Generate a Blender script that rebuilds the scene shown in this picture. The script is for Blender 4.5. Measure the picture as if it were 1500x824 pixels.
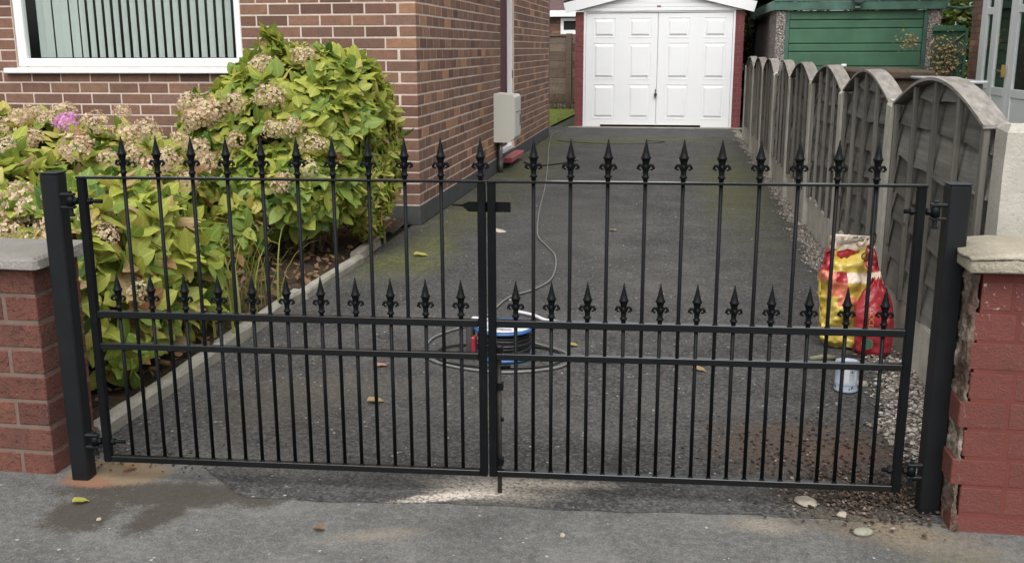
import bpy, bmesh, math, random
from mathutils import Vector, Matrix, noise as mnoise

for o in list(bpy.data.objects): bpy.data.objects.remove(o)
scene = bpy.context.scene
COL = scene.collection
PI = math.pi
R = math.radians

# ------------------------------------------------------------------ camera, sky, sun, exposure
cam_d = bpy.data.cameras.new('camera'); cam = bpy.data.objects.new('camera', cam_d); COL.objects.link(cam)
def _cam():
    y, p, r = R(9.0559), R(13.0286), R(-0.1616)
    W = Vector((-math.sin(y)*math.cos(p), math.cos(y)*math.cos(p), -math.sin(p)))
    Rt = Vector((math.cos(y), math.sin(y), 0)); U = Rt.cross(W)
    R2 = Rt*math.cos(r) + U*math.sin(r); U2 = U*math.cos(r) - Rt*math.sin(r)
    m = Matrix((R2, U2, -W)).transposed().to_4x4(); m.translation = (0, 0, 1.1892)
    return m
cam.matrix_world = _cam()
cam_d.sensor_width = 36; cam_d.lens = 1474.34/1500*36
cam_d.clip_start = 0.05; cam_d.clip_end = 1000
scene.camera = cam
CAMLOC = Vector((0, 0, 1.1892))

SUN_EL, SUN_AZ = 58, 172          # azimuth clockwise from +Y: the veiled sun stands behind the camera, to its right
world = bpy.data.worlds.new('World'); scene.world = world; world.use_nodes = True
wn = world.node_tree; wn.nodes.clear()
sky = wn.nodes.new('ShaderNodeTexSky'); sky.sky_type = 'NISHITA'; sky.sun_disc = False
sky.sun_elevation = R(SUN_EL); sky.sun_rotation = R(SUN_AZ); sky.air_density = 1.0; sky.dust_density = 4.0
hs = wn.nodes.new('ShaderNodeHueSaturation'); hs.inputs['Saturation'].default_value = 0.10
bg = wn.nodes.new('ShaderNodeBackground'); bg.inputs['Strength'].default_value = 0.15
wo = wn.nodes.new('ShaderNodeOutputWorld')
wn.links.new(sky.outputs[0], hs.inputs['Color']); wn.links.new(hs.outputs[0], bg.inputs['Color']); wn.links.new(bg.outputs[0], wo.inputs[0])
sun_d = bpy.data.lights.new('sun', 'SUN'); sun_d.energy = 0.7; sun_d.angle = R(50); sun_d.color = (1, .97, .93)
sun = bpy.data.objects.new('sun', sun_d); COL.objects.link(sun); sun.location = (-3, -6, 10)
_sd = Vector((math.sin(R(SUN_AZ))*math.cos(R(SUN_EL)), math.cos(R(SUN_AZ))*math.cos(R(SUN_EL)), math.sin(R(SUN_EL))))
sun.rotation_euler = _sd.to_track_quat('Z', 'Y').to_euler()
scene.view_settings.view_transform = 'Standard'; scene.view_settings.look = 'None'
scene.view_settings.exposure = 0.88; scene.view_settings.gamma = 1.0
scene.view_settings.use_curve_mapping = False
scene.render.engine = 'CYCLES'
scene.cycles.max_bounces = 6; scene.cycles.transparent_max_bounces = 8
scene.cycles.use_denoising = True

rng = random.Random(7)

# ------------------------------------------------------------------ materials
class NT:
    def __init__(s, name):
        s.m = bpy.data.materials.new(name); s.m.use_nodes = True; s.t = s.m.node_tree; s.t.nodes.clear()
        s.out = s.n('ShaderNodeOutputMaterial'); s.p = s.n('ShaderNodeBsdfPrincipled')
        s.l(s.p.outputs[0], s.out.inputs[0])
    def n(s, t, **kw):
        o = s.t.nodes.new(t)
        for k, v in kw.items(): setattr(o, k, v)
        return o
    def l(s, a, b): s.t.links.new(a, b)
    def set(s, inp, v):
        if hasattr(v, 'links') or hasattr(v, 'is_linked'): s.l(v, inp)
        else: inp.default_value = v
    def math(s, op, a, b=0.0, clamp=False):
        o = s.n('ShaderNodeMath', operation=op, use_clamp=clamp); s.set(o.inputs[0], a); s.set(o.inputs[1], b); return o.outputs[0]
    def mix(s, f, a, b, mode='MIX'):
        o = s.n('ShaderNodeMix', data_type='RGBA', blend_type=mode)
        s.set(o.inputs['Factor'], f)
        for i, v in ((6, a), (7, b)):
            if isinstance(v, tuple): o.inputs[i].default_value = (*v[:3], 1)
            else: s.l(v, o.inputs[i])
        return o.outputs[2]
    def noise(s, vec, scale, detail=4, rough=.55, w=None):
        o = s.n('ShaderNodeTexNoise'); s.l(vec, o.inputs['Vector'])
        o.inputs['Scale'].default_value = scale; o.inputs['Detail'].default_value = detail; o.inputs['Roughness'].default_value = rough
        return o.outputs['Fac']
    def voro(s, vec, scale, out='Distance', feature='F1'):
        o = s.n('ShaderNodeTexVoronoi', feature=feature); s.l(vec, o.inputs['Vector']); o.inputs['Scale'].default_value = scale
        return o.outputs[out]
    def rng(s, v, a, b, c=0, d=1, smooth=False):
        o = s.n('ShaderNodeMapRange'); o.interpolation_type = 'SMOOTHSTEP' if smooth else 'LINEAR'
        s.set(o.inputs[0], v); o.inputs[1].default_value = a; o.inputs[2].default_value = b; o.inputs[3].default_value = c; o.inputs[4].default_value = d
        return o.outputs[0]
    def ramp(s, v, stops, const=False):
        o = s.n('ShaderNodeValToRGB'); s.set(o.inputs[0], v); cr = o.color_ramp
        if const: cr.interpolation = 'CONSTANT'
        while len(cr.elements) < len(stops): cr.elements.new(.5)
        for e, (p, c) in zip(cr.elements, stops): e.position = p; e.color = (*c, 1)
        return o.outputs[0]
    def obj(s): return s.n('ShaderNodeTexCoord').outputs['Object']
    def pos(s): return s.n('ShaderNodeNewGeometry').outputs['Position']
    def rand(s):
        a = s.n('ShaderNodeObjectInfo').outputs['Random']; b = s.n('ShaderNodeNewGeometry').outputs['Random Per Island']
        return s.math('FRACT', s.math('ADD', a, s.math('MULTIPLY', b, 7.31)))
    def scaled(s, vec, sc):
        o = s.n('ShaderNodeVectorMath', operation='MULTIPLY'); s.l(vec, o.inputs[0]); o.inputs[1].default_value = sc; return o.outputs[0]
    def addv(s, a, b):
        o = s.n('ShaderNodeVectorMath', operation='ADD'); s.l(a, o.inputs[0])
        if isinstance(b, tuple): o.inputs[1].default_value = b
        else: s.l(b, o.inputs[1])
        return o.outputs[0]
    def shift(s, vec):
        o = s.n('ShaderNodeVectorMath', operation='ADD'); s.l(vec, o.inputs[0])
        c = s.n('ShaderNodeCombineXYZ'); r = s.math('MULTIPLY', s.rand(), 37.0)
        s.l(r, c.inputs[0]); s.l(r, c.inputs[1]); s.l(r, c.inputs[2]); s.l(c.outputs[0], o.inputs[1]); return o.outputs[0]
    def bump(s, h, strength=.3, dist=.01):
        o = s.n('ShaderNodeBump'); s.l(h, o.inputs['Height']); o.inputs['Strength'].default_value = strength; o.inputs['Distance'].default_value = dist
        s.l(o.outputs[0], s.p.inputs['Normal']); return o
    def done(s, col=None, rough=.7, spec=.5, metal=0.0):
        if col is not None:
            if isinstance(col, tuple): s.p.inputs['Base Color'].default_value = (*col, 1)
            else: s.l(col, s.p.inputs['Base Color'])
        s.set(s.p.inputs['Roughness'], rough); s.p.inputs['Specular IOR Level'].default_value = spec; s.p.inputs['Metallic'].default_value = metal
        return s.m

def simple(name, c, rough=.6, var=.15, scale=12, bump=0, bscale=80, spec=.5, metal=0, dist=.003):
    s = NT(name); v = s.obj(); n = s.noise(v, scale, 5)
    col = s.mix(s.rng(n, .3, .7), tuple(x*(1-var) for x in c), tuple(min(1, x*(1+var)) for x in c))
    if bump: s.bump(s.noise(v, bscale, 4), bump, dist)
    return s.done(col, rough, spec, metal)

def brick_mat(name, stops, grime=.35, bump=.5, paint=False):
    s = NT(name); r = s.rand(); v = s.shift(s.obj())
    base = s.ramp(r, stops)
    n1 = s.noise(v, 22, 6, .65); n2 = s.noise(v, 130, 3, .6)
    c = s.mix(s.rng(n1, .35, .75, 0, grime), base, (.05, .035, .03))
    c = s.mix(s.rng(n2, .62, .8, 0, .35), c, (.40, .28, .22))
    pit = s.rng(s.noise(v, 75, 4, .6), .30, .46)
    c = s.mix(s.rng(pit, 1, 0, 0, .30), c, (.05, .03, .024))
    s.bump(s.math('ADD', s.math('ADD', s.noise(v, 220, 3), s.math('MULTIPLY', n1, .9)), s.math('MULTIPLY', pit, .8)), bump, .0035)
    return s.done(c, .88, .25)

MAT = {}
MAT['brick'] = brick_mat('house_brick', [(0, (0.127, 0.072, 0.053)), (0.18, (0.199, 0.107, 0.076)), (0.38, (0.246, 0.133, 0.09)), (0.55, (0.165, 0.098, 0.071)), (0.72, (0.262, 0.147, 0.096)), (0.86, (0.216, 0.129, 0.1)), (0.95, (0.354, 0.193, 0.108)), (1, (0.438, 0.246, 0.131))])
MAT['redbrick'] = brick_mat('wall_red_brick', [(0, (.115, .045, .034)), (.4, (.165, .060, .043)), (.8, (.145, .060, .045)), (1, (.215, .082, .052))], .6, 1.0)
s = NT('pillar_painted_brick'); r_ = s.rand(); P = s.pos(); v = s.shift(s.obj())
n1 = s.noise(P, 16, 6, .65); n2 = s.noise(P, 150, 4, .65); n3 = s.noise(P, 5, 5, .6); n4 = s.noise(P, 48, 5, .7)
c = s.ramp(r_, [(0, (.120, .038, .032)), (.35, (.150, .043, .036)), (.7, (.130, .042, .035)), (1, (.165, .049, .040))])
c = s.mix(s.rng(n3, .40, .66, 0, .5), c, (.125, .050, .038))
c = s.mix(s.rng(n1, .54, .74, 0, .55), c, (.085, .036, .029))
c = s.mix(s.rng(n2, .56, .74, 0, .45), c, (.27, .095, .075))
zz = s.n('ShaderNodeSeparateXYZ'); s.l(P, zz.inputs[0])
fl = s.math('MULTIPLY', s.rng(n4, .60, .64), s.rng(zz.outputs[2], .45, .62, .05, 1))
c = s.mix(s.math('MULTIPLY', fl, .8), c, (.46, .40, .35))
c = s.mix(s.math('MULTIPLY', s.rng(n4, .36, .30), .8), c, (.10, .05, .038))
s.bump(s.math('ADD', s.math('ADD', n2, s.math('MULTIPLY', n1, 1.2)), s.math('MULTIPLY', n4, .9)), .75, .004)
MAT['paintbrick'] = s.done(c, .85, .3)
MAT['garbrick'] = brick_mat('garage_brick', [(0, (.19, .055, .06)), (.5, (.23, .066, .068)), (1, (.20, .06, .064))], .2)

def mortar(name, c, c2):
    s = NT(name); v = s.obj(); n = s.math('ADD', s.math('MULTIPLY', s.noise(v, 30, 6), .55), s.math('MULTIPLY', s.noise(v, 2.2, 4), .45))
    s.bump(s.noise(v, 300, 3), .5, .002)
    return s.done(s.mix(s.rng(n, .35, .7), c, c2), .95, .1)
MAT['mortar'] = mortar('cream_mortar', (.47, .38, .325), (.66, .555, .48))
MAT['mortar_old'] = mortar('old_mortar', (.13, .092, .076), (.19, .14, .115))
MAT['mortar_grey'] = mortar('grey_mortar', (.16, .12, .11), (.22, .16, .15))
MAT['mortar_red'] = mortar('painted_mortar', (.12, .040, .034), (.165, .05, .041))
s = NT('broken_mortar'); v = s.obj(); n = s.noise(v, 11, 5, .6); n2 = s.noise(v, 45, 5, .65)
col = s.ramp(n, [(.30, (.06, .04, .032)), (.44, (.11, .07, .055)), (.53, (.17, .13, .10)), (.62, (.29, .25, .20)), (.74, (.42, .37, .31))])
s.bump(n2, 1, .012)
MAT['cement'] = s.done(s.mix(s.rng(n2, .55, .35, 0, .6), col, (.07, .055, .045)), .95, .1)

def concrete(name, c, moss=0, lich=.2, bump=.4):
    s = NT(name); v = s.shift(s.obj()); n = s.noise(v, 9, 6, .6); n2 = s.noise(v, 90, 4, .6); n3 = s.noise(v, 4, 4)
    col = s.mix(s.rng(n, .3, .7), tuple(x*.72 for x in c), c)
    col = s.mix(s.rng(n2, .6, .75, 0, lich), col, (.62, .60, .52))
    col = s.mix(s.rng(n2, .42, .28, 0, .5), col, tuple(x*.45 for x in c))
    if moss: col = s.mix(s.rng(n3, .5, .7, 0, moss), col, (.12, .13, .05))
    s.bump(s.math('ADD', n2, n), bump, .006)
    return s.done(col, .92, .2)
MAT['concrete'] = concrete('fence_concrete', (.47, .445, .385), .3)
MAT['coping'] = concrete('coping_stone', (.23, .215, .195), .2, .35, .8)
MAT['coping_light'] = concrete('coping_sandstone', (.37, .33, .255), .15, .4, .9)
MAT['kerb'] = concrete('edging_concrete', (.31, .29, .245), .6, .3, .7)
MAT['plinth'] = concrete('dark_plinth', (.075, .078, .08), .25, .1)
MAT['step'] = simple('red_tile', (.30, .075, .075), .5, .2)

s = NT('pebbledash'); v = s.obj(); d = s.voro(v, 55); c = s.voro(v, 55, 'Color')
sep = s.n('ShaderNodeSeparateColor'); s.l(c, sep.inputs[0])
col = s.ramp(sep.outputs[0], [(0, (.10, .085, .075)), (.4, (.22, .19, .17)), (.75, (.32, .27, .25)), (1, (.46, .42, .38))])
col = s.mix(s.rng(d, .5, .8, 0, .7), col, (.10, .09, .08)); s.bump(s.math('SUBTRACT', 1.0, d), 1, .012)
MAT['pebbledash'] = s.done(col, .9, .2)

s = NT('black_gloss_paint'); v = s.obj(); n = s.noise(v, 60, 4); n2 = s.noise(v, 11, 5, .65)
s.bump(n, .12, .002)
MAT['black'] = s.done(s.mix(s.rng(n2, .5, .75, 0, .5), (.0055, .0063, .0070), (.011, .012, .012)), s.rng(n2, .3, .7, .34, .46), .09)
s = NT('black_gloss_rail'); v = s.obj(); s.bump(s.noise(v, 60, 4), .10, .002); MAT['black_rail'] = s.done((.0060, .0068, .0075), .17, .42)
MAT['black_post'] = simple('black_satin_paint', (.0075, .0088, .0100), .42, .25, 9, .06, 90, .3)
MAT['steel'] = simple('worn_steel', (.10, .09, .085), .45, .3, 60, .1, 200, .5, .6)
MAT['rust'] = simple('rusty_steel', (.030, .024, .021), .7, .4, 70, .3, 200)

def upvc(name, c, rough=.32):
    s = NT(name); v = s.obj(); n = s.noise(v, 3.5, 5); n2 = s.noise(s.scaled(v, (30, 30, 2)), 1, 4)
    col = s.mix(s.rng(n, .45, .75, 0, .12), c, tuple(x*.8 for x in c)); col = s.mix(s.rng(n2, .6, .8, 0, .10), col, (.45, .44, .38))
    return s.done(col, rough, .5)
MAT['white'] = upvc('white_upvc', (.78, .79, .79))
MAT['garage_white'] = upvc('white_garage_paint', (.80, .81, .81), .4)
MAT['cream_box'] = upvc('off_white_meter_box', (.52, .515, .46), .55)
MAT['maroon'] = simple('maroon_paint', (.075, .014, .020), .75, .3, 9)
MAT['green'] = simple('green_paint', (.045, .125, .070), .6, .22, 2.5, .1, 60)
MAT['green_dk'] = simple('green_fascia_paint', (.046, .108, .080), .5, .35, 5)
MAT['green_fence'] = simple('green_stain', (.030, .095, .050), .75, .3, 8)
MAT['dark'] = simple('dark_interior', (.012, .013, .013), .9, .2)
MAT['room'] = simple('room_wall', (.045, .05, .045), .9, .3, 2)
MAT['blind'] = simple('grey_green_blind', (.43, .455, .435), .8, .08, 3)
MAT['roof'] = simple('roof_tile', (.085, .045, .045), .8, .3, 6, .4, 30)
MAT['roof_sheet'] = simple('grey_roof_sheet', (.20, .20, .20), .8, .3, 4)
MAT['brass'] = simple('brass', (.55, .38, .12), .3, .1, 20, 0, 80, .5, .9)
MAT['cable'] = simple('grey_cable', (.14, .14, .13), .5, .15, 40)
MAT['cable_black'] = simple('black_cable', (.012, .012, .012), .45, .2, 40)
MAT['blue'] = simple('blue_plastic', (.018, .075, .21), .4, .15, 20)
MAT['blue_pale'] = simple('pale_blue_print', (.15, .29, .50), .4, .15, 20)
MAT['label'] = simple('white_label', (.55, .55, .57), .5, .06, 40)
MAT['label_grey'] = simple('grey_label_print', (.20, .17, .17), .5, .3, 90)
MAT['redplastic'] = simple('red_plastic', (.22, .02, .035), .4, .1)
MAT['greyplastic'] = simple('dark_grey_plastic', (.05, .05, .048), .5, .2)
MAT['galv'] = simple('galvanised_lamp', (.35, .37, .38), .35, .2, 20, 0, 80, .5, .5)

s = NT('window_glass')
g = s.n('ShaderNodeBsdfGlossy'); g.inputs['Roughness'].default_value = .02; g.inputs['Color'].default_value = (.9, .95, .93, 1)
tr = s.n('ShaderNodeBsdfTransparent'); tr.inputs['Color'].default_value = (.95, .975, .965, 1)
fr = s.n('ShaderNodeFresnel'); fr.inputs['IOR'].default_value = 1.5
bf = s.n('ShaderNodeNewGeometry').outputs['Backfacing']
mx = s.n('ShaderNodeMixShader'); s.l(s.math('MULTIPLY', fr.outputs[0], s.math('SUBTRACT', 1.0, bf)), mx.inputs[0]); s.l(tr.outputs[0], mx.inputs[1]); s.l(g.outputs[0], mx.inputs[2])
s.l(mx.outputs[0], s.out.inputs[0]); MAT['glass'] = s.m

def wood(name, a, b, stretch=(50, 2.2, 50), dark=.5):
    s = NT(name); v = s.shift(s.obj()); g = s.noise(s.scaled(v, stretch), 1, 5, .6); n = s.noise(v, 5, 5, .6); r = s.rand()
    col = s.mix(s.rng(g, .3, .7), a, b)
    col = s.mix(s.rng(n, .5, .75, 0, dark), col, tuple(x*.45 for x in a))
    col = s.mix(s.math('MULTIPLY', r, .70), col, (a[0]*.55, a[1]*.53, a[2]*.50))
    col = s.mix(s.rng(s.voro(s.scaled(v, (1, .35, 1)), 9), .12, .04, 0, .8), col, tuple(x*.3 for x in a))
    col = s.mix(s.rng(s.noise(v, 3, 4), .55, .75, 0, .3), col, (.085, .095, .045))
    s.bump(g, .55, .004)
    return s.done(col, .9, .2)
MAT['wood'] = wood('weathered_grey_boards', (.105, .100, .090), (.235, .223, .198), (38, 1.4, 38), .75)
MAT['wood_v'] = wood('weathered_grey_battens', (.14, .132, .118), (.28, .263, .23), (50, 50, 1.6))
MAT['wood_cap'] = wood('weathered_cap_strip', (.17, .155, .137), (.34, .315, .285))
MAT['brownwood'] = wood('brown_fence_boards', (.13, .095, .075), (.23, .175, .14), (2.2, 50, 50))
MAT['lattice'] = wood('pale_lattice', (.17, .17, .11), (.27, .26, .18))

# ---- leaves and petals
def leaf_mat(name, c, c2, ribs=True):
    s = NT(name); v = s.obj(); r = s.rand(); n = s.noise(s.shift(v), 20, 4)
    col = s.mix(s.math('ADD', s.math('MULTIPLY', r, .75), s.math('MULTIPLY', s.rng(n, .35, .7), .4), True), c, c2)
    if ribs:
        at = s.n('ShaderNodeAttribute', attribute_name='leafuv'); sx = s.n('ShaderNodeSeparateColor'); s.l(at.outputs['Color'], sx.inputs[0])
        au = s.math('ABSOLUTE', sx.outputs[0]); ln = s.math('GREATER_THAN', sx.outputs[1], .02)
        mid = s.math('MULTIPLY', s.rng(au, .10, .02), ln)
        ve = s.math('SINE', s.math('SUBTRACT', s.math('MULTIPLY', sx.outputs[1], 44.0), s.math('MULTIPLY', au, 20.0)))
        rib = s.math('MAXIMUM', mid, s.math('MULTIPLY', s.math('MULTIPLY', s.rng(ve, .72, 1.0), .45), ln))
        col = s.mix(s.math('MULTIPLY', rib, .45), col, tuple(min(1, x*1.5+.05) for x in c2))
        edge = s.math('MULTIPLY', s.math('MULTIPLY', s.rng(au, .55, 1.0), s.rng(n, .45, .62)), s.math('MULTIPLY', ln, .55))
        col = s.mix(edge, col, (.30, .20, .06))
    d = s.n('ShaderNodeBsdfDiffuse'); t = s.n('ShaderNodeBsdfTranslucent'); gl = s.n('ShaderNodeBsdfGlossy'); gl.inputs['Roughness'].default_value = .5
    s.l(col, d.inputs['Color']); s.l(col, t.inputs['Color'])
    m1 = s.n('ShaderNodeMixShader'); m1.inputs[0].default_value = .45; s.l(d.outputs[0], m1.inputs[1]); s.l(t.outputs[0], m1.inputs[2])
    m2 = s.n('ShaderNodeMixShader'); m2.inputs[0].default_value = .022; s.l(m1.outputs[0], m2.inputs[1]); s.l(gl.outputs[0], m2.inputs[2])
    s.l(m2.outputs[0], s.out.inputs[0]); return s.m
LEAF = [leaf_mat('leaf_yellow_green', (0.27, 0.315, 0.045), (0.43, 0.45, 0.085)),
        leaf_mat('leaf_green', (0.14, 0.225, 0.035), (0.25, 0.33, 0.06)),
        leaf_mat('leaf_pale_yellow', (0.4, 0.36, 0.07), (0.52, 0.46, 0.13)),
        leaf_mat('leaf_red_brown', (0.28, 0.13, 0.06), (0.38, 0.21, 0.09)),
        leaf_mat('leaf_tan', (0.36, 0.25, 0.12), (0.48, 0.35, 0.18)),
        leaf_mat('leaf_deep_green', (0.055, 0.12, 0.02), (0.1, 0.18, 0.03))]
PETAL = {'tan': leaf_mat('petal_dried_tan', (0.46, 0.32, 0.215), (0.80, 0.65, 0.45)),
         'cream': leaf_mat('petal_cream', (.58, .50, .30), (.68, .62, .42)),
         'pink': leaf_mat('petal_pink', (.62, .22, .55), (.78, .42, .70)),
         'white': leaf_mat('petal_greenish_white', (.62, .62, .42), (.75, .74, .60))}
MAT['conifer'] = leaf_mat('conifer_foliage', (.018, .04, .016), (.045, .075, .025))
MAT['treeleaf'] = leaf_mat('tree_foliage', (.05, .09, .02), (.14, .18, .04))
MAT['grass'] = leaf_mat('lawn_grass', (.18, .24, .035), (.30, .34, .07), False)
MAT['blade'] = leaf_mat('grass_blade', (.20, .25, .05), (.33, .33, .09))
MAT['stem'] = simple('brown_stem', (.12, .085, .05), .85, .3, 30)
MAT['bark'] = simple('bark', (.07, .05, .035), .9, .35, 20, .6, 30, .2, 0, .01)
MAT['drylitter'] = leaf_mat('dead_leaf_litter', (.16, .09, .045), (.30, .19, .10))

s = NT('limestone_chips'); r = s.rand(); v = s.obj()
col = s.ramp(r, [(0, (.09, .075, .06)), (.35, (.19, .165, .14)), (.7, (.30, .27, .235)), (1, (.46, .43, .39))])
MAT['chips'] = s.done(s.mix(s.rng(s.noise(v, 60, 3), .5, .8, 0, .5), col, (.2, .17, .13)), .9, .2)
s = NT('brown_rubble'); r = s.rand(); v = s.obj()
col = s.ramp(r, [(0, (.028, .022, .018)), (.5, (.06, .046, .036)), (.85, (.12, .092, .07)), (.96, (.17, .10, .072)), (1, (.34, .30, .25))])
MAT['rubble'] = s.done(s.mix(s.rng(s.noise(v, 60, 3), .5, .8, 0, .4), col, (.05, .04, .03)), .95, .15)
MAT['stone_pale'] = concrete('pale_stone', (.36, .315, .25), 0, .2, .5)
MAT['stone_grey'] = concrete('grey_stone', (.30, .30, .24), .5, .2, .8)

# ---- ground
def blob(s, P, cx, cy, rx, ry, rot=0, soft=.35, wob=.9, nscale=7):
    o = s.n('ShaderNodeMapping', vector_type='TEXTURE'); s.l(P, o.inputs[0])
    o.inputs['Location'].default_value = (cx, cy, 0); o.inputs['Rotation'].default_value = (0, 0, rot); o.inputs['Scale'].default_value = (rx, ry, 1000)
    ln = s.n('ShaderNodeVectorMath', operation='LENGTH'); s.l(o.outputs[0], ln.inputs[0])
    d = s.math('ADD', ln.outputs['Value'], s.math('MULTIPLY', s.math('SUBTRACT', s.noise(P, nscale, 8, .70), .5), wob*2.3))
    d = s.math('ADD', d, s.math('MULTIPLY', s.math('SUBTRACT', s.noise(P, 140, 2, .6), .5), .9))
    return s.rng(d, 1+soft*.5, 1-soft, 0, 1, True)
def tarmac(name, lo, mid, hi, kind):
    s = NT(name); P = s.pos()
    n_big = s.noise(P, 1.1, 5, .6); n_mid = s.noise(P, 9, 5, .6); n_f = s.noise(P, 120, 3, .7)
    gs = 140 if kind == 'drive' else 260; vd = s.voro(P, gs); vc = s.voro(P, gs, 'Color'); sp = s.n('ShaderNodeSeparateColor'); s.l(vc, sp.inputs[0])
    vc2 = s.voro(P, 60, 'Color'); sp2 = s.n('ShaderNodeSeparateColor'); s.l(vc2, sp2.inputs[0]); vd2 = s.voro(P, 60)
    col = s.mix(s.rng(n_big, .3, .7), lo, mid)
    col = s.mix(s.rng(n_mid, .45, .8, 0, .6), col, hi)
    g2 = s.noise(P, 42, 5, .75); g3 = s.noise(P, 3.1, 6, .65)
    col = s.mix(s.rng(g2, .50, .72, 0, .75 if kind == 'drive' else .45), col, tuple(x*1.9 for x in hi))
    col = s.mix(s.rng(g2, .48, .28, 0, .75 if kind == 'drive' else .45), col, tuple(x*.45 for x in lo))
    col = s.mix(s.rng(g3, .52, .68, 0, .60), col, tuple(x*1.30 for x in hi))
    col = s.mix(s.rng(g3, .48, .34, 0, .55), col, tuple(x*.62 for x in lo))
    col = s.mix(s.rng(sp.outputs[0], .55, 1, 0, .5 if kind == 'drive' else .3), col, tuple(x*1.9 for x in hi))
    col = s.mix(s.rng(sp.outputs[1], .6, 1, 0, .6 if kind == 'drive' else .35), col, tuple(x*.4 for x in lo))
    pale = s.math('MULTIPLY', s.rng(sp2.outputs[0], .955 if kind == 'drive' else .985, .99), s.rng(vd2, .32, .22))
    col = s.mix(s.math('MULTIPLY', pale, .75), col, (.42, .38, .33))
    rough = .93
    def lay(mask, c, amt=1.0):
        nonlocal col
        col = s.mix(s.math('MULTIPLY', mask, amt), col, c)
    grain = s.rng(n_f, .38, .62)
    if kind == 'drive':
        # moss along the house, beside the bed end and by the garage corner
        for a in ((-1.50, 5.55, .24, .65, 0), (-1.50, 7.3, .30, 1.2, 0), (-1.45, 9.9, .40, 1.6, 0), (-1.60, 12.6, .22, 1.6, 0), (-1.2, 13.2, .9, .5, 0), (.0, 13.6, 1.2, .35, 0), (.55, 9.2, .35, 3.0, 0)):
            m = blob(s, P, *a, 1.0, .8, 4); lay(s.math('MULTIPLY', m, s.rng(s.noise(P, 35, 4), .35, .6)), (.080, .082, .020), .85)
        for a in ((-1.60, 5.5, .14, .34, 0), (-1.45, 6.0, .16, .40, .3), (-1.35, 5.4, .12, .25, 0)):
            lay(s.math('MULTIPLY', blob(s, P, *a, .9, .9, 6), s.rng(s.noise(P, 24, 7, .75), .46, .60)), (.125, .135, .026), .85)
        # brown clay by the right post
        lay(blob(s, P, .42, 2.98, .30, .26, 0, .7, .9, 6), (.088, .060, .044), .65)
        lay(s.math('MULTIPLY', blob(s, P, .55, 2.95, .15, .10, .2, .7, .9, 9), grain), (.16, .075, .048), .45)
        lay(blob(s, P, .52, 2.66, .26, .15, 0, .6, .9, 8), (.035, .028, .023), .8)
        lay(blob(s, P, -1.25, 3.15, .32, .42, 0, .9, .8, 5), (.075, .060, .046), .45)
        for a in ((-.5, 3.1, .5, .16, 0), (.1, 3.3, .4, .12, .2), (-.9, 4.2, .5, .35, 0), (0, 5.2, .5, .8, 0), (-.6, 7, .5, 1.2, 0)): lay(s.math('MULTIPLY', blob(s, P, *a, 1.0, .9, 5), grain), (.125, .115, .102), .45)
        lay(s.math('MULTIPLY', blob(s, P, -.9, 3.35, .6, .14, .1, .9, .9, 6), grain), (.13, .11, .09), .35)
        lay(s.math('MULTIPLY', blob(s, P, -1.2, 2.62, .35, .10, 0, .9, .9, 9), grain), (.20, .18, .16), .4)
        # sandy cement at the left post
        lay(blob(s, P, -1.55, 2.50, .14, .10, 0, .25, .5, 9), (.235, .165, .10), .9)
        lay(blob(s, P, -1.62, 2.42, .07, .03, 0, .4, .6, 12), (.25, .11, .065), .9)
        # long faint tracks
        lay(blob(s, P, -.75, 8, .35, 6, 0, 1, .5, 2), (.045, .044, .042), .4)
    else:
        # damp spill below the left post
        damp = s.math('MAXIMUM', blob(s, P, -1.33, 2.385, .34, .085, .06, .3, .75, 9), blob(s, P, -1.51, 2.24, .10, .11, .5, .3, .8, 10))
        damp = s.math('MAXIMUM', damp, blob(s, P, -1.30, 2.26, .06, .13, -.3, .3, .8, 10))
        lay(damp, (.045, .037, .028), .80)
        lay(blob(s, P, -1.55, 2.50, .15, .10, 0, .25, .5, 9), (.20, .145, .09), .9)
        lay(blob(s, P, -1.60, 2.42, .09, .035, 0, .35, .5, 12), (.21, .10, .06), .85)
        lay(s.math('MULTIPLY', blob(s, P, -.70, 2.24, .12, .035, .35, .9, .8, 10), s.rng(n_f, .3, .6)), (.26, .215, .165), .7)
        lay(s.math('MULTIPLY', blob(s, P, .27, 2.44, .11, .05, .1, .9, .9, 12), s.rng(n_f, .3, .6)), (.33, .28, .21), .65)
        lay(s.math('MULTIPLY', blob(s, P, .72, 2.30, .14, .08, .2, .8, .9, 9), grain), (.12, .115, .05), .6)
        lay(s.math('MULTIPLY', blob(s, P, .50, 2.47, .22, .05, 0, .8, .9, 11), grain), (.075, .055, .04), .75)
    # pale mortar dust round the drop bolt, spilling over the joint, and sandy spill by the right post
    fine = s.rng(s.noise(P, 75, 5, .75), .36, .56)
    lay(s.math('MULTIPLY', blob(s, P, -.45, 2.555, .20, .095, .10, .9, .7, 10), fine), (.30, .262, .215), .85)
    lay(s.math('MULTIPLY', blob(s, P, -.50, 2.535, .13, .05, .30, .7, .7, 14), fine), (.50, .44, .37), .9)
    lay(s.math('MULTIPLY', blob(s, P, -.60, 2.47, .12, .026, .36, .5, .7, 14), fine), (.52, .46, .39), .95)
    lay(s.math('MULTIPLY', blob(s, P, -.30, 2.60, .18, .03, .12, .8, .8, 12), fine), (.34, .30, .25), .7)
    lay(s.math('MULTIPLY', blob(s, P, .60, 2.44, .22, .085, -.3, .9, .9, 9), fine), (.22, .170, .11), .85)
    h = s.math('ADD', s.math('MULTIPLY', vd, -.8), s.math('ADD', s.math('MULTIPLY', n_f, .7), s.math('MULTIPLY', n_mid, .9)))
    s.bump(h, .6 if kind == 'drive' else .35, .007)
    return s.done(col, rough, .25)
MAT['drive'] = tarmac('driveway_tarmac', (.031, .0308, .0302), (.052, .051, .0488), (.080, .077, .073), 'drive')
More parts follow.
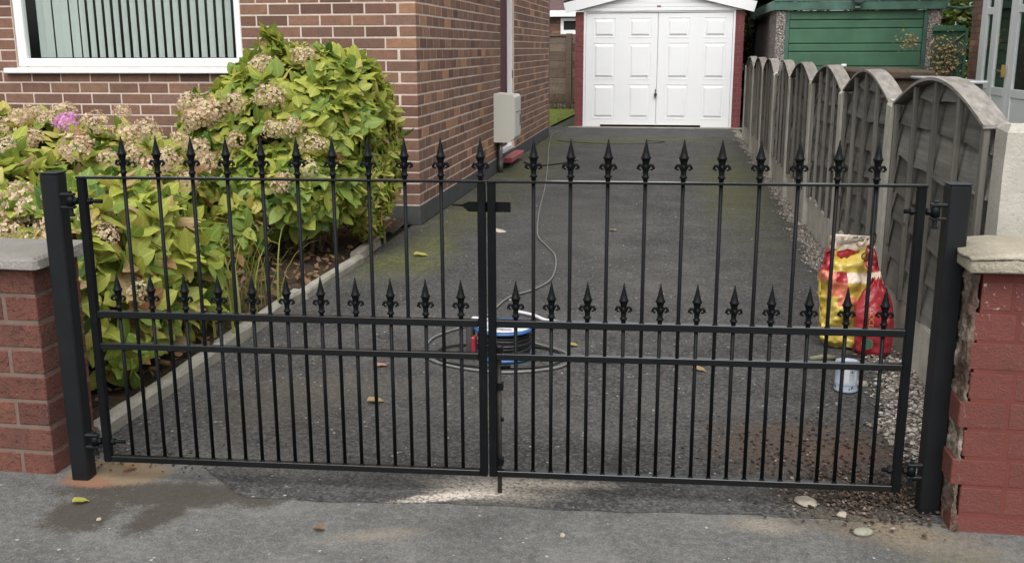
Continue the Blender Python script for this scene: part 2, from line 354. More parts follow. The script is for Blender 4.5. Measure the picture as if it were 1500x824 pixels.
MAT['pave'] = tarmac('pavement_tarmac', (.082, .081, .078), (.110, .108, .102), (.138, .135, .127), 'pave')

s = NT('soil'); P = s.pos(); n = s.noise(P, 6, 6, .6); n2 = s.noise(P, 45, 5, .65)
s.bump(n2, 1, .03)
MAT['soil'] = s.done(s.mix(s.rng(n2, .35, .7), s.mix(s.rng(n, .35, .65), (.022, .017, .013), (.055, .040, .028)), (.09, .065, .045)), .97, .1)
s = NT('rough_ground'); P = s.pos(); n = s.noise(P, .4, 6, .6); n2 = s.noise(P, 20, 5, .65)
MAT['ground'] = s.done(s.mix(s.rng(n2, .35, .7), (.06, .06, .045), s.mix(s.rng(n, .35, .65), (.10, .10, .09), (.075, .095, .04))), .97, .1)
MAT['lawn_base'] = simple('lawn_base', (.13, .16, .04), .95, .25, 6)
s = NT('gravel_base'); P = s.pos(); d = s.voro(P, 70); c = s.voro(P, 70, 'Color'); sp = s.n('ShaderNodeSeparateColor'); s.l(c, sp.inputs[0])
s.bump(s.math('SUBTRACT', 1.0, d), 1, .01)
MAT['gravel_base'] = s.done(s.mix(s.rng(d, .4, .8), s.ramp(sp.outputs[0], [(0, (.14, .12, .10)), (.5, (.26, .235, .21)), (1, (.42, .39, .35))]), (.06, .05, .04)), .95, .15)

# ------------------------------------------------------------------ mesh helpers
def wloc(o):
    v = Vector((0, 0, 0))
    while o is not None: v += Vector(o.location); o = o.parent
    return v
class MB:
    def __init__(s): s.v = []; s.f = []; s.mi = []; s.uv = []
    def add(s, vs, fs, mi=0, uv=None):
        b = len(s.v)
        if uv is not None: s.uv += [0.0]*(4*b-len(s.uv))+uv
        s.v += [tuple(x) for x in vs]; s.f += [tuple(i+b for i in f) for f in fs]; s.mi += [mi]*len(fs); return s
    def box(s, x0, x1, y0, y1, z0, z1, mi=0, M=None, ch=0.0):
        if ch:
            cx, cy, cz = (x0+x1)/2, (y0+y1)/2, (z0+z1)/2; h = (abs(x1-x0)/2, abs(y1-y0)/2, abs(z1-z0)/2); ch = min(ch, min(h)*.45)
            bm = bmesh.new(); bmesh.ops.create_cube(bm, size=1, matrix=Matrix.Diagonal((2*h[0], 2*h[1], 2*h[2], 1)))
            bmesh.ops.bevel(bm, geom=list(bm.edges), offset=ch, segments=1, affect='EDGES')
            vs = [Vector((v.co.x+cx, v.co.y+cy, v.co.z+cz)) for v in bm.verts]; bm.verts.index_update(); fs = [[v.index for v in f.verts] for f in bm.faces]; bm.free()
        else:
            vs = [Vector(p) for p in ((x0, y0, z0), (x1, y0, z0), (x1, y1, z0), (x0, y1, z0), (x0, y0, z1), (x1, y0, z1), (x1, y1, z1), (x0, y1, z1))]
            fs = [(0, 3, 2, 1), (4, 5, 6, 7), (0, 1, 5, 4), (1, 2, 6, 5), (2, 3, 7, 6), (3, 0, 4, 7)]
        if M is not None: vs = [M @ v for v in vs]
        return s.add(vs, fs, mi)
    def tube(s, pts, r, seg=8, mi=0, cap=True):
        pts = [Vector(p) for p in pts]; n = len(pts); rs = r if isinstance(r, (list, tuple)) else [r]*n
        vs = []; fs = []; prev = None
        for i, p in enumerate(pts):
            t = (pts[min(i+1, n-1)] - pts[max(i-1, 0)]).normalized()
            if prev is None:
                a = Vector((0, 0, 1)) if abs(t.z) < .9 else Vector((1, 0, 0)); u = t.cross(a).normalized()
            else:
                u = (prev - t*prev.dot(t)).normalized()
            prev = u; w = t.cross(u)
            for k in range(seg):
                an = 2*PI*k/seg; vs.append(p + (u*math.cos(an) + w*math.sin(an))*rs[i])
        for i in range(n-1):
            for k in range(seg):
                a = i*seg+k; b = i*seg+(k+1) % seg; fs.append((a, b, b+seg, a+seg))
        if cap: fs.append(tuple(range(seg-1, -1, -1))); fs.append(tuple(range((n-1)*seg, n*seg)))
        return s.add(vs, fs, mi)
    def lathe(s, prof, c=(0, 0, 0), seg=16, mi=0, cap=True):
        vs = []; fs = []; n = len(prof)
        for r, z in prof:
            for k in range(seg):
                a = 2*PI*k/seg; vs.append((c[0]+r*math.cos(a), c[1]+r*math.sin(a), c[2]+z))
        for i in range(n-1):
            for k in range(seg):
                a = i*seg+k; b = i*seg+(k+1) % seg; fs.append((a, b, b+seg, a+seg))
        if cap: fs.append(tuple(range(seg-1, -1, -1))); fs.append(tuple(range((n-1)*seg, n*seg)))
        return s.add(vs, fs, mi)
    def prism(s, poly, axis, a, b, mi=0):
        def P(p, t): return {'x': (t, p[0], p[1]), 'y': (p[0], t, p[1]), 'z': (p[0], p[1], t)}[axis]
        n = len(poly); vs = [P(p, a) for p in poly]+[P(p, b) for p in poly]
        fs = [tuple(range(n-1, -1, -1)), tuple(range(n, 2*n))]+[(i, (i+1) % n, (i+1) % n+n, i+n) for i in range(n)]
        return s.add(vs, fs, mi)
    def mesh(s, name, mats, off=Vector((0, 0, 0)), smooth=False):
        me = bpy.data.meshes.new(name); me.from_pydata([(x-off.x, y-off.y, z-off.z) for x, y, z in s.v], [], s.f)
        for m in (mats if isinstance(mats, (list, tuple)) else [mats]): me.materials.append(m)
        if isinstance(mats, (list, tuple)): me.polygons.foreach_set('material_index', s.mi)
        if smooth: me.polygons.foreach_set('use_smooth', [True]*len(me.polygons))
        if s.uv:
            s.uv += [0.0]*(4*len(s.v)-len(s.uv)); at = me.attributes.new('leafuv', 'FLOAT_COLOR', 'POINT'); at.data.foreach_set('color', s.uv)
        me.update(); return me
    def build(s, name, mats, parent=None, smooth=False, local=False, fix=False):
        """one mesh object; vertices are given in world space unless local"""
        if parent is None and not local:
            xs = [v[0] for v in s.v]; ys = [v[1] for v in s.v]; zs = [v[2] for v in s.v]
            off = Vector(((min(xs)+max(xs))/2, (min(ys)+max(ys))/2, min(zs)))
        else: off = Vector((0, 0, 0)) if local else wloc(parent)
        me = s.mesh(name, mats, off, smooth)
        if fix:
            bm = bmesh.new(); bm.from_mesh(me); bmesh.ops.recalc_face_normals(bm, faces=bm.faces); bm.to_mesh(me); bm.free()
        o = bpy.data.objects.new(name, me); COL.objects.link(o)
        if parent is not None: o.parent = parent
        elif not local: o.location = off
        return o
def tag(o, label=None, cat=None, group=None, kind=None):
    if label: o['label'] = label
    if cat: o['category'] = cat
    if group: o['group'] = group
    if kind: o['kind'] = kind
    return o
def thing(name, loc, label, cat, group=None, rz=0.0):
    o = bpy.data.objects.new(name, None); o.empty_display_size = .05; COL.objects.link(o); o.location = loc; o.rotation_euler = (0, 0, rz)
    return tag(o, label, cat, group)
def put(name, me, parent, world=None, rot=None, scale=None, local=None, mw=None):
    o = bpy.data.objects.new(name, me); COL.objects.link(o); o.parent = parent
    if mw is not None:
        m = mw.copy(); m.translation = m.translation - wloc(parent); o.matrix_local = m; return o
    o.location = local if local is not None else Vector(world)-wloc(parent)
    if rot: o.rotation_euler = rot
    if scale: o.scale = scale
    return o

_bc = {}
def brick_mesh(sx, sy, sz, mat, variant):
    k = (round(sx, 3), round(sy, 3), round(sz, 3), mat.name, variant)
    if k not in _bc:
        r = random.Random(hash(k[:3])*13+variant*101); bm = bmesh.new()
        bmesh.ops.create_cube(bm, size=1, matrix=Matrix.Diagonal((sx, sy, sz, 1)))
        bmesh.ops.bevel(bm, geom=list(bm.edges), offset=.0028, segments=1, affect='EDGES')
        for v in bm.verts: v.co += Vector((r.uniform(-1, 1), r.uniform(-.6, .6), r.uniform(-1, 1)))*.0005
        me = bpy.data.meshes.new('brick'); bm.to_mesh(me); bm.free(); me.materials.append(mat); _bc[k] = me
    return _bc[k]
def brick(b, mat, parent):
    x0, x1, y0, y1, z0, z1 = b
    o = put('brick', brick_mesh(x1-x0, y1-y0, z1-z0, mat, rng.randrange(4)), parent, ((x0+x1)/2+rng.uniform(-.0004, .0004), (y0+y1)/2+rng.uniform(-.0004, .0004), (z0+z1)/2+rng.uniform(-.001, .001)))
    return o

# ------------------------------------------------------------------ the setting
def struct(mb, name, mat, smooth=False, kind='structure'):
    return tag(mb.build(name, mat, None, smooth), kind=kind)
def sheet(x0, x1, y0, y1, z):
    return MB().add([(x0, y0, z), (x1, y0, z), (x1, y1, z), (x0, y1, z)], [(0, 1, 2, 3)])
struct(sheet(-300, 300, -300, 300, -.03), 'ground', MAT['ground'])
def seam(x):
    k = min(1, max(0, (-1.10-x)/.34)); k = k*k*(3-2*k)
    return 2.470+.070*x+.006*math.sin(9*x)+.004*math.sin(31*x+1)+.27*k+.012*k*math.sin(40*x)
# pavement: runs along the street, ends at the drive seam
m = MB(); N = 60; vs = []; fs = []
for i in range(N+1):
    x = -6+12*i/N
    vs += [(x, -2.5, 0), (x, 2.45+.03*x/6+.3, 0)]
for i in range(N): fs.append((2*i, 2*i+2, 2*i+3, 2*i+1))
struct(m.add(vs, fs), 'pavement', MAT['pave'])
def dr_right(y):
    base = .66+.10*min(1, max(0, (y-2.6)/1.2))+.10*min(1, max(0, (y-4)/5))
    return base + .022*math.sin(7.3*y)+.016*math.sin(17*y+1)+.012*math.sin(41*y)
m = MB(); vs = []; fs = []
xs = [-1.76+.04*i for i in range(63)]
front = [(x, seam(x), .0015) for x in xs]
back = [(x, 2.8, .0015) for x in xs]
vs = front+back; n = len(xs); fs = [(i, i+1, n+i+1, n+i) for i in range(n-1)]
m.add(vs, fs)
ys = [2.8+.06*i for i in range(216)]
vs = []; fs = []
for y in ys:
    L = -1.76 if y < 6.65 else -1.695
    if y > 14.0: L = -1.90
    vs += [(L, y, .0015), (0, y, .0015), (dr_right(y) if y > 3 else .76, y, .0015)]
for i in range(len(ys)-1): fs += [(3*i, 3*i+1, 3*i+4, 3*i+3), (3*i+1, 3*i+2, 3*i+5, 3*i+4)]
struct(m.add(vs, fs), 'driveway', MAT['drive'])
struct(sheet(.5, .97, 2.75, 15.6, -.008), 'gravel_strip', MAT['gravel_base'])
# planted bed: an uneven sheet of soil behind the wall and edging
m = MB(); nx, ny = 70, 60; vs = []; fs = []
for j in range(ny+1):
    for i in range(nx+1):
        x = -8+6.235*i/nx; y = 2.62+4.05*j/ny
        z = .035+.05*mnoise.noise((x*1.3, y*1.3, 3))+.022*mnoise.noise((x*7, y*7, 9))
        vs.append((x, y, max(-.02, z)))
for j in range(ny):
    for i in range(nx):
        a = j*(nx+1)+i; fs.append((a, a+1, a+nx+2, a+nx+1))
struct(m.add(vs, fs), 'garden_soil', MAT['soil'], True)
# back lawn
m = MB(); m.add([(-8, 14.2, .002), (-1.93, 15.0, .002), (-1.80, 19.2, .002), (-1.80, 20.4, .002), (-8, 20.4, .002)], [(0, 1, 2, 3, 4)])
struct(m, 'back_lawn', MAT['lawn_base'])
m = MB(); r = random.Random(3)
for i in range(9000):
    y = 15.0+5.3*r.random(); x = -1.86-1.5*r.random()
    if x > -1.93+.13*(y-15)/4.2: continue
    h = r.uniform(.015, .035); a = r.uniform(0, PI); w = .004; dx, dy = math.cos(a)*w, math.sin(a)*w; lx, ly = r.uniform(-.015, .015), r.uniform(-.015, .015)
    m.add([(x-dx, y-dy, .002), (x+dx, y+dy, .002), (x+lx, y+ly, h)], [(0, 1, 2)])
tag(m.build('lawn_grass', MAT['grass']), 'short green lawn grass behind the house corner', 'grass', kind='stuff')

# ------------------------------------------------------------------ stones: one mesh of many
def stone_verts(r, c, rad, flat=.6):
    rot = Matrix.Rotation(r.uniform(0, 6.3), 3, 'Z') @ Matrix.Rotation(r.uniform(-.5, .5), 3, 'X')
    base = [(1, 0, 0), (-1, 0, 0), (0, 1, 0), (0, -1, 0), (0, 0, 1), (0, 0, -1), (.7, .6, .35), (-.65, .7, .3), (.6, -.7, .4), (-.7, -.6, .35)]
    fs = [(4, 6, 7), (4, 8, 6), (4, 9, 8), (4, 7, 9), (6, 2, 7), (0, 6, 8), (8, 3, 9), (7, 1, 9), (0, 2, 6), (2, 1, 7), (1, 3, 9), (3, 0, 8), (5, 2, 0), (5, 1, 2), (5, 3, 1), (5, 0, 3)]
    vs = []
    for b in base:
        v = rot @ Vector((b[0]*rad*r.uniform(.7, 1.2), b[1]*rad*r.uniform(.6, 1.0), b[2]*rad*flat*r.uniform(.7, 1.2)))
        vs.append((c[0]+v.x, c[1]+v.y, c[2]+v.z))
    return vs, fs
m = MB(); r = random.Random(11)
for i in range(6500):
    y = 2.78+11*r.random()**1.7; x0 = dr_right(y) if y > 3 else .72
    x = x0-.02+(.93-x0)*r.random()**.8+r.gauss(0, .012)
    if x > .925: continue
    rad = r.uniform(.003, .0095)*(1.1 if y < 5 else 1)
    m.add(*stone_verts(r, (x, y, .004+rad*.3), rad))
tag(m.build('gravel', MAT['chips'], fix=True), 'pale limestone gravel along the foot of the fence', 'gravel', kind='stuff')
m = MB()
for i in range(1500):
    x = .56+r.gauss(0, .11); y = 2.66+r.gauss(0, .085)
    if y < 2.40 or x > .80: continue
    m.add(*stone_verts(r, (x, y, .006+r.uniform(0, .004)), r.uniform(.002, .0075)))
for i in range(500):
    m.add(*stone_verts(r, (.45+r.gauss(0, .17), 2.95+r.gauss(0, .14), .005), r.uniform(.002, .007)))
for i in range(160):
    m.add(*stone_verts(r, (-1.52+r.gauss(0, .12), 2.60+r.gauss(0, .05), .005), r.uniform(.002, .006)))
tag(m.build('rubble', MAT['rubble'], fix=True), 'loose brown soil and rubble round the right gate post', 'rubble', kind='stuff')
m = MB()
for i in range(300):
    x = r.uniform(-1.7, .7); y = 1.9+r.random()**1.8*6
    rad = r.uniform(.0015, .0042) if y < 3.2 else r.uniform(.002, .006)
    m.add(*stone_verts(r, (x, y, .003), rad, .5))
tag(m.build('grit', MAT['chips'], fix=True), 'small pale chips scattered over the tarmac', 'grit', kind='stuff')

# ------------------------------------------------------------------ the brick house
HX, HY, HB = -1.707, 6.695, 13.97
ZB = [1.4872+.075*k for k in range(20, -19, -1)]     # bed joints, top to bottom (down to .137)
house = thing('brick_house', (-4.2, 10.2, 0), 'brown brick house with white framed window and cream mortar joints, left of the drive', 'house')
MT = .0105
WX0, WX1, WZ0, WZ1 = -4.634, -2.936, 1.066, 2.36
fw = MB(); y0, y1 = HY+.0028, HY+.10
for a in ((-8.2, WX0, 0, 3.0), (WX1, HX-.0020, 0, 3.0), (WX0, WX1, 0, WZ0), (WX0, WX1, WZ1, 3.0)): fw.box(a[0], a[1], y0, y1, a[2], a[3])
front_wall = fw.build('front_wall', MAT['mortar'], house)
DY0, DY1, DZ = 10.03, 10.90, 2.1
sw = MB(); x0, x1 = HX-.10, HX-.0020
for a in ((HY+.10, DY0, 0, 3.0), (DY1, HB, 0, 3.0), (DY0, DY1, DZ, 3.0)): sw.box(x0, x1, a[0], a[1], a[2], a[3])
side_wall = sw.build('side_wall', MAT['mortar'], house)
bricks = []          # (score, wall, box)
def seen(c):
    d = (Vector(c)-CAMLOC); return 1/d.length_squared
for k in range(len(ZB)-1):
    zt, zb = ZB[k]-MT/2, ZB[k+1]+MT/2
    par = (k-20) % 2          # course 20 ends with a header on the front
    j = MT/2
    # front
    off = -1.833 if par == 0 else -1.9205
    x = off
    first = True
    while x > -8.1:
        xa, xb = x-.225+j, x-j
        if first:
            if par == 0: pass
            else: bricks.append((0, 'f', (-1.9205+j, HX, HY, HY+.0935, zb, zt), True)); 
            first = False
        bb = [xa, xb]
        if zt > WZ0+.01 and zb < WZ1-.01 and xb > WX0 and xa < WX1:
            if xa < WX0-.03: bricks.append((0, 'f', (xa, WX0-.004, HY, HY+.03, zb, zt), False))
            if xb > WX1+.03: bricks.append((0, 'f', (WX1+.004, xb, HY, HY+.03, zb, zt), False))
        elif zt > WZ0+.001 and zb < WZ0 and xb > WX0 and xa < WX1:
            bricks.append((0, 'f', (xa, xb, HY, HY+.03, zb, WZ0-.012), False))
        else:
            bricks.append((0, 'f', (xa, xb, HY, HY+.03, zb, zt), False))
        x -= .225
    # side
    if par == 0:
        bricks.append((0, 's', (HX-.113+.0, HX, HY, HY+.188, zb, zt), True)); y = HY+.188+MT
    else: y = HY+.0935+MT
    while y < HB:
        ya, yb = y, min(y+.194-MT, HB)
        if zb < DZ and yb > DY0 and ya < DY1:
            if ya < DY0-.02: bricks.append((0, 's', (HX-.03, HX, ya, DY0-.003, zb, zt), False))
            if yb > DY1+.02: bricks.append((0, 's', (HX-.03, HX, DY1+.003, yb, zb, zt), False))
        elif yb-ya > .02: bricks.append((0, 's', (HX-.03, HX, ya, yb, zb, zt), False))
        y += .194
def front_visible(b):
    x0, x1, y0, y1, z0, z1 = b; x, z = (x0+x1)/2, (z0+z1)/2
    if z > 1.53 or x < -4.9: return False
    if b[2] > HY+.5: return z > .1
    if x > -1.95: return z > .12          # the strip by the corner
    if x > -3.05: return z > 1.05-.35*max(0, (-2.2-x))*.3 and z > (1.18 if x > -2.75 else .95)
    return z > .72
sc = []
for i, (q, w, b, cr) in enumerate(bricks):
    c = Vector(((b[0]+b[1])/2, (b[2]+b[3])/2, (b[4]+b[5])/2)); d = c-CAMLOC
    if not front_visible(b): sc.append(-1); continue
    if w == 'f': area = (b[1]-b[0])*abs(d.y)/d.length
    else: area = (b[3]-b[2])*abs(d.x)/d.length*(1.4 if cr else 1)
    sc.append(area/d.length_squared)
order = sorted(range(len(bricks)), key=lambda i: -sc[i])
single = set(i for i in order[:300] if sc[i] > 0)
rest = {'f': MB(), 's': MB()}
for i, (q, w, b, cr) in enumerate(bricks):
    if i in single: brick(b, MAT['brick'], front_wall if w == 'f' else side_wall)
    else: rest[w].box(*[v+rng.uniform(-.0005, .0005) for v in b])
tag(rest['f'].build('brick_courses', MAT['brick'], front_wall), kind='stuff')
tag(rest['s'].build('brick_courses', MAT['brick'], side_wall), kind='stuff')
MB().box(-8.2, HX+.004, HY-.004, HY+.09, 0, .131).box(HX-.09, HX+.004, HY+.09, HB, 0, .131).build('plinth', MAT['plinth'], house)
MB().box(-8.2, -8.1, HY+.1, HB, 0, 3).box(-8.2, HX-.005, HB, HB+.1, 0, 3).build('rear_wall', MAT['mortar_old'], house)
m = MB(); m.box(-8.5, HX+.28, HY-.3, HB+.3, 2.98, 3.1)
m.add([(-8.5, HY-.3, 3.1), (HX+.28, HY-.3, 3.1), (HX+.28, HB+.3, 3.1), (-8.5, HB+.3, 3.1), (-5.0, 10.3, 5.2)], [(0, 1, 4), (1, 2, 4), (2, 3, 4), (3, 0, 4)])
m.build('roof', MAT['roof'], house)
# window in the front wall
m = MB(); fy0, fy1 = HY+.012, HY+.075
m.box(WX0, WX0+.068, fy0, fy1, WZ0, WZ1, ch=.008).box(WX1-.05, WX1, fy0, fy1, WZ0, WZ1, ch=.008)
m.box(WX0+.068, WX1-.05, fy0+.002, fy1, WZ0, WZ0+.062, ch=.008).box(WX0+.068, WX1-.05, fy0+.002, fy1, WZ1-.062, WZ1, ch=.008)
win = m.build('window', MAT['white'], house)
MB().box(WX0+.06, WX1-.04, HY+.040, HY+.046, WZ0+.055, WZ1-.055).build('pane', MAT['glass'], win)
MB().box(WX0-.085, WX1+.02, HY-.045, HY+.03, WZ0-.042, WZ0-.004, ch=.006).build('sill', MAT['white'], win)
# the room behind
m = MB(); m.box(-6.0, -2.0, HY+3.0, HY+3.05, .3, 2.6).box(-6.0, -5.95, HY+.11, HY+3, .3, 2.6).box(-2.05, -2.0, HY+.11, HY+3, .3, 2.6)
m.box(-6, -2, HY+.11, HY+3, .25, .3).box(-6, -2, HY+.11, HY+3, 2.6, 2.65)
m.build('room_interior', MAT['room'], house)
bl = thing('vertical_blind', (-3.785, HY+.16, WZ0+.05), 'pale grey green vertical blind hanging inside the white window', 'blind')
MB().box(WX0+.07, WX1-.05, HY+.14, HY+.18, WZ1-.07, WZ1-.03).build('head_rail', MAT['white'], bl)
nsl = 24; span = (WX1-.06)-(WX0+.085)
sm = MB(); seg = 6
vs = []; fs = []
for i in range(seg+1):
    t = -1+2*i/seg; vs += [(t*.0255, .006*(1-t*t), 0), (t*.0255, .006*(1-t*t), WZ1-.07-WZ0-.066)]
for i in range(seg): fs.append((2*i, 2*i+2, 2*i+3, 2*i+1))
slat_me = sm.add(vs, fs).mesh('slat', MAT['blind'], smooth=True)
for i in range(nsl):
    x = WX0+.10+span*(i+.3)/nsl
    ang = -17+rng.uniform(-3, 3) if i > 4 else 10+rng.uniform(-3, 3)
    if i < 5 and i % 2: x -= .012
    put('slat', slat_me, bl, (x, HY+.16, WZ0+.066), (0, 0, R(ang)), (1.15 if i < 5 else 1.06, 1, 1))
# side door set back in the side wall
m = MB(); m.box(HX-.10, HX-.074, DY0, DY1, .10, DZ)
door = m.build('door', MAT['maroon'], house)
MB().box(HX-.074, HX-.022, DY1-.035, DY1-.002, .10, DZ, ch=.004).box(HX-.074, HX-.022, DY0+.002, DY0+.03, .10, DZ).box(HX-.074, HX-.022, DY0+.03, DY1-.035, .10, .17).box(HX-.074, HX-.022, DY0+.03, DY1-.035, DZ-.05, DZ).build('frame', MAT['white'], door)
MB().box(HX-.022, HX+.10, DY0+.06, DY1+.05, .055, .105, ch=.006).build('doorstep', MAT['step'], door)
MB().box(HX-.072, HX-.03, DY0+.10, DY0+.12, 1.02, 1.05).build('handle', MAT['steel'], door)
MB().tube([(HX-.018, DY1-.012, .88), (HX-.018, DY1-.012, .96)], .006).build('hinge', MAT['steel'], door)

# meter box on the side wall
mb_ = thing('meter_box', (-1.60, 9.8, .30), 'off-white plastic utility meter box on the side wall of the house', 'meter box')
m = MB(); p = [(HX, .305), (HX+.150, .305), (HX+.200, .345), (HX+.200, .735), (HX+.185, .752), (HX, .765)]
m.prism(p, 'y', 9.62, 10.02); m.build('body', MAT['cream_box'], mb_, fix=True)
MB().box(HX+.200, HX+.206, 9.64, 10.0, .36, .73, ch=.003).build('door', MAT['cream_box'], mb_)
MB().box(HX+.206, HX+.212, 9.93, 9.95, .45, .56).build('latch', MAT['greyplastic'], mb_)
MB().box(HX+.206, HX+.210, 9.66, 9.98, .588, .594).build('seam', MAT['greyplastic'], mb_)
pp = thing('service_pipe', (-1.66, 9.78, 0), 'grey service pipe with black lower sleeve under the meter box', 'pipe')
MB().tube([(HX+.045, 9.74, .12), (HX+.045, 9.74, .31)], .020, 12).build('upper_pipe', MAT['galv'], pp, True)
MB().tube([(HX+.045, 9.74, -.01), (HX+.045, 9.74, .135)], .026, 12).build('sleeve', MAT['greyplastic'], pp, True)
MB().box(HX, HX+.03, 9.80, 9.86, 0, .31).build('conduit', MAT['cable_black'], pp)

# ------------------------------------------------------------------ left garden wall
lw = thing('garden_wall', (-2.6, 2.57, 0), 'red brick garden wall with grey stone coping, left of the gate', 'wall')
LX, LY, LD = -1.722, 2.455, .215
beds = [.603, .527, .450, .373, .296, .219, .142, .066, -.012]
lwb = MB().box(-6.0, LX-.002, LY+.0022, LY+LD-.002, -.02, .606).build('mortar_core', MAT['mortar_old'], lw)
for k in range(8):
    zt, zb = beds[k]-.005, beds[k+1]+.005
    if k % 2 == 0:   # stretcher at the corner (top course)
        x = LX; first = True
        while x > -3.4:
            brick((x-.205, x, LY, LY+(.10 if not first else .10), zb, zt), MAT['redbrick'], lwb)
            if first: brick((x-.205, x, LY+.11, LY+LD, zb, zt), MAT['redbrick'], lwb)
            first = False; x -= .215
    else:
        brick((LX-.095, LX, LY, LY+LD, zb, zt), MAT['redbrick'], lwb); x = LX-.105
        while x > -3.4:
            brick((x-.205, x, LY, LY+.10, zb, zt), MAT['redbrick'], lwb); x -= .215
m = MB(); r = random.Random(5)
xc = -1.688
for i in range(5):
    xa = xc-.52; cp = MB().box(xa+.004, xc, LY-.032, LY+LD+.035, .603, .640, ch=.010)
    cp.v = [(x+r.uniform(-.004, .004), y+r.uniform(-.004, .004), z+r.uniform(-.003, .003)) for x, y, z in cp.v]
    cp.build('coping_stone', MAT['coping'], lw); xc = xa
# ------------------------------------------------------------------ right pillar and wall
rw = thing('brick_pillar', (.9, 2.6, 0), 'red painted brick pillar with a broken left edge and pale stone cap', 'pillar')
PX, PY, PD = .728, 2.48, .20
rb = [.650, .572, .497, .422, .347, .272, .197, .122, .047, -.03]
core = MB().box(PX+.012, 2.2, PY+.0008, PY+PD-.006, -.02, .674).build('mortar_core', MAT['mortar_red'], rw)
off = [.012, .0, -.002, .006, -.012, .004, -.016, .010, -.006]
for k in range(9):
    zt, zb = rb[k]-.0035, rb[k+1]+.0035
    x = PX+off[k]; L = .105 if k % 2 else .215
    if k == 0: L = .075
    if k == 4: L = .115
    if k == 6: L = .135
    while x < 1.75:
        x2 = x+L-.007; brick((x, x2, PY, PY+.10, zb, zt), MAT['paintbrick'], core)
        if x < PX+.05: brick((x+rng.uniform(.006, .028), x2, PY+.107, PY+PD, zb, zt), MAT['redbrick'], core)
        x += L; L = .215
# torn mortar and brick stubs left on the broken end: one ragged skin wrapped round the corner
m = MB(); nz, ns = 170, 44; vs = []; fs = []
for j in range(nz+1):
    z = -.01+.672*j/nz
    rag = .003+.013*max(0, mnoise.noise((z*9, 1.7, 0))+.1)+.010*max(0, mnoise.noise((z*31, 5.1, 0)))+.004*mnoise.noise((z*90, 2.1, 0))
    for i in range(ns+1):
        t = i/ns
        if t < .3:      # thin smear over the front face, right to left
            q = t/.3; x = PX+rag*(1-q)-.006*q; y = PY-.0030*math.sin(PI*min(1, q*1.2+.02))*(1 if rag > .010 else .3)+.001
        else:           # the broken end itself
            q = (t-.3)/.7; x = PX-.008; y = PY+.19*q
        nn = mnoise.noise((z*15, t*7, 2.2))*.009+mnoise.noise((z*38, t*19, 7.2))*.008+mnoise.noise((z*95, t*40, 1.2))*.005
        if t >= .3: x += .004+nn*.75-.004*(1 if (z/.075) % 1 > .5 else 0)
        else: x += nn*.5*q; y -= abs(nn)*.25*q
        vs.append((x, y, z))
for j in range(nz):
    for i in range(ns):
        a = j*(ns+1)+i; fs.append((a, a+ns+1, a+ns+2, a+1))
m.add(vs, fs).build('torn_mortar', MAT['cement'], rw, True)
# cap: rough stone slab
bm = bmesh.new(); bmesh.ops.create_cube(bm, size=1)
bmesh.ops.subdivide_edges(bm, edges=list(bm.edges), cuts=9, use_grid_fill=True)
for v in bm.verts:
    p = Vector((v.co.x*.95+.475, v.co.y*.27, v.co.z*.046)); nn = mnoise.noise(p*9)*.010+mnoise.noise(p*26)*.006
    edge = max(abs(v.co.x), abs(v.co.y)); rd = max(0, edge-.40)*.08 if v.co.z > .3 else 0
    v.co = p+Vector((nn, nn*.8, nn*.5-rd))
vs = [(v.co.x+.700, v.co.y+PY+.095, v.co.z+.697) for v in bm.verts]; bm.verts.index_update()
MB().add(vs, [[v.index for v in f.verts] for f in bm.faces]).build('cap_stone', MAT['coping_light'], rw, True); bm.free()

# ------------------------------------------------------------------ gates
GA = math.atan(.058); GC = math.cos(GA)
def gate_root(name, X, label, cat='gate', group=None):
    return thing(name, (X, 2.523+.058*X, 0), label, cat, group, GA)
def fin_mesh():
    m = MB()
    m.lathe([(.0056, -.002), (.0062, .005), (.0070, .008), (.0098, .0095), (.0100, .0125), (.0080, .0145), (.0066, .017), (.0072, .022), (.0056, .030), (.0062, .040), (.0092, .050), (.0108, .056), (.0128, .0575), (.0128, .0605), (.0108, .0625), (.0074, .075), (.0040, .090), (.0010, .106)], seg=10)
    for a in (0, PI, PI/2, 3*PI/2):
        k = 1.0 if a in (0, PI) else .62
        ca, sa = math.cos(a), math.sin(a)
        pts = [(.0025, .020), (.0050, .031), (.0098, .0410), (.0155, .0415), (.0192, .0365), (.0215, .0310)]
        m.tube([(ca*x*k, sa*x*k, z) for x, z in pts], [.0028, .0036, .0042, .0042, .0034, .0016], 7)
        m.tube([(ca*x*k, sa*x*k, z) for x, z in ((.0185, .0345), (.0150, .0300), (.0112, .0300))], [.0030, .0028, .0014], 6)
    return m.mesh('finial', MAT['black'], smooth=True)
FIN = fin_mesh()
D = .020   # depth of the frame section
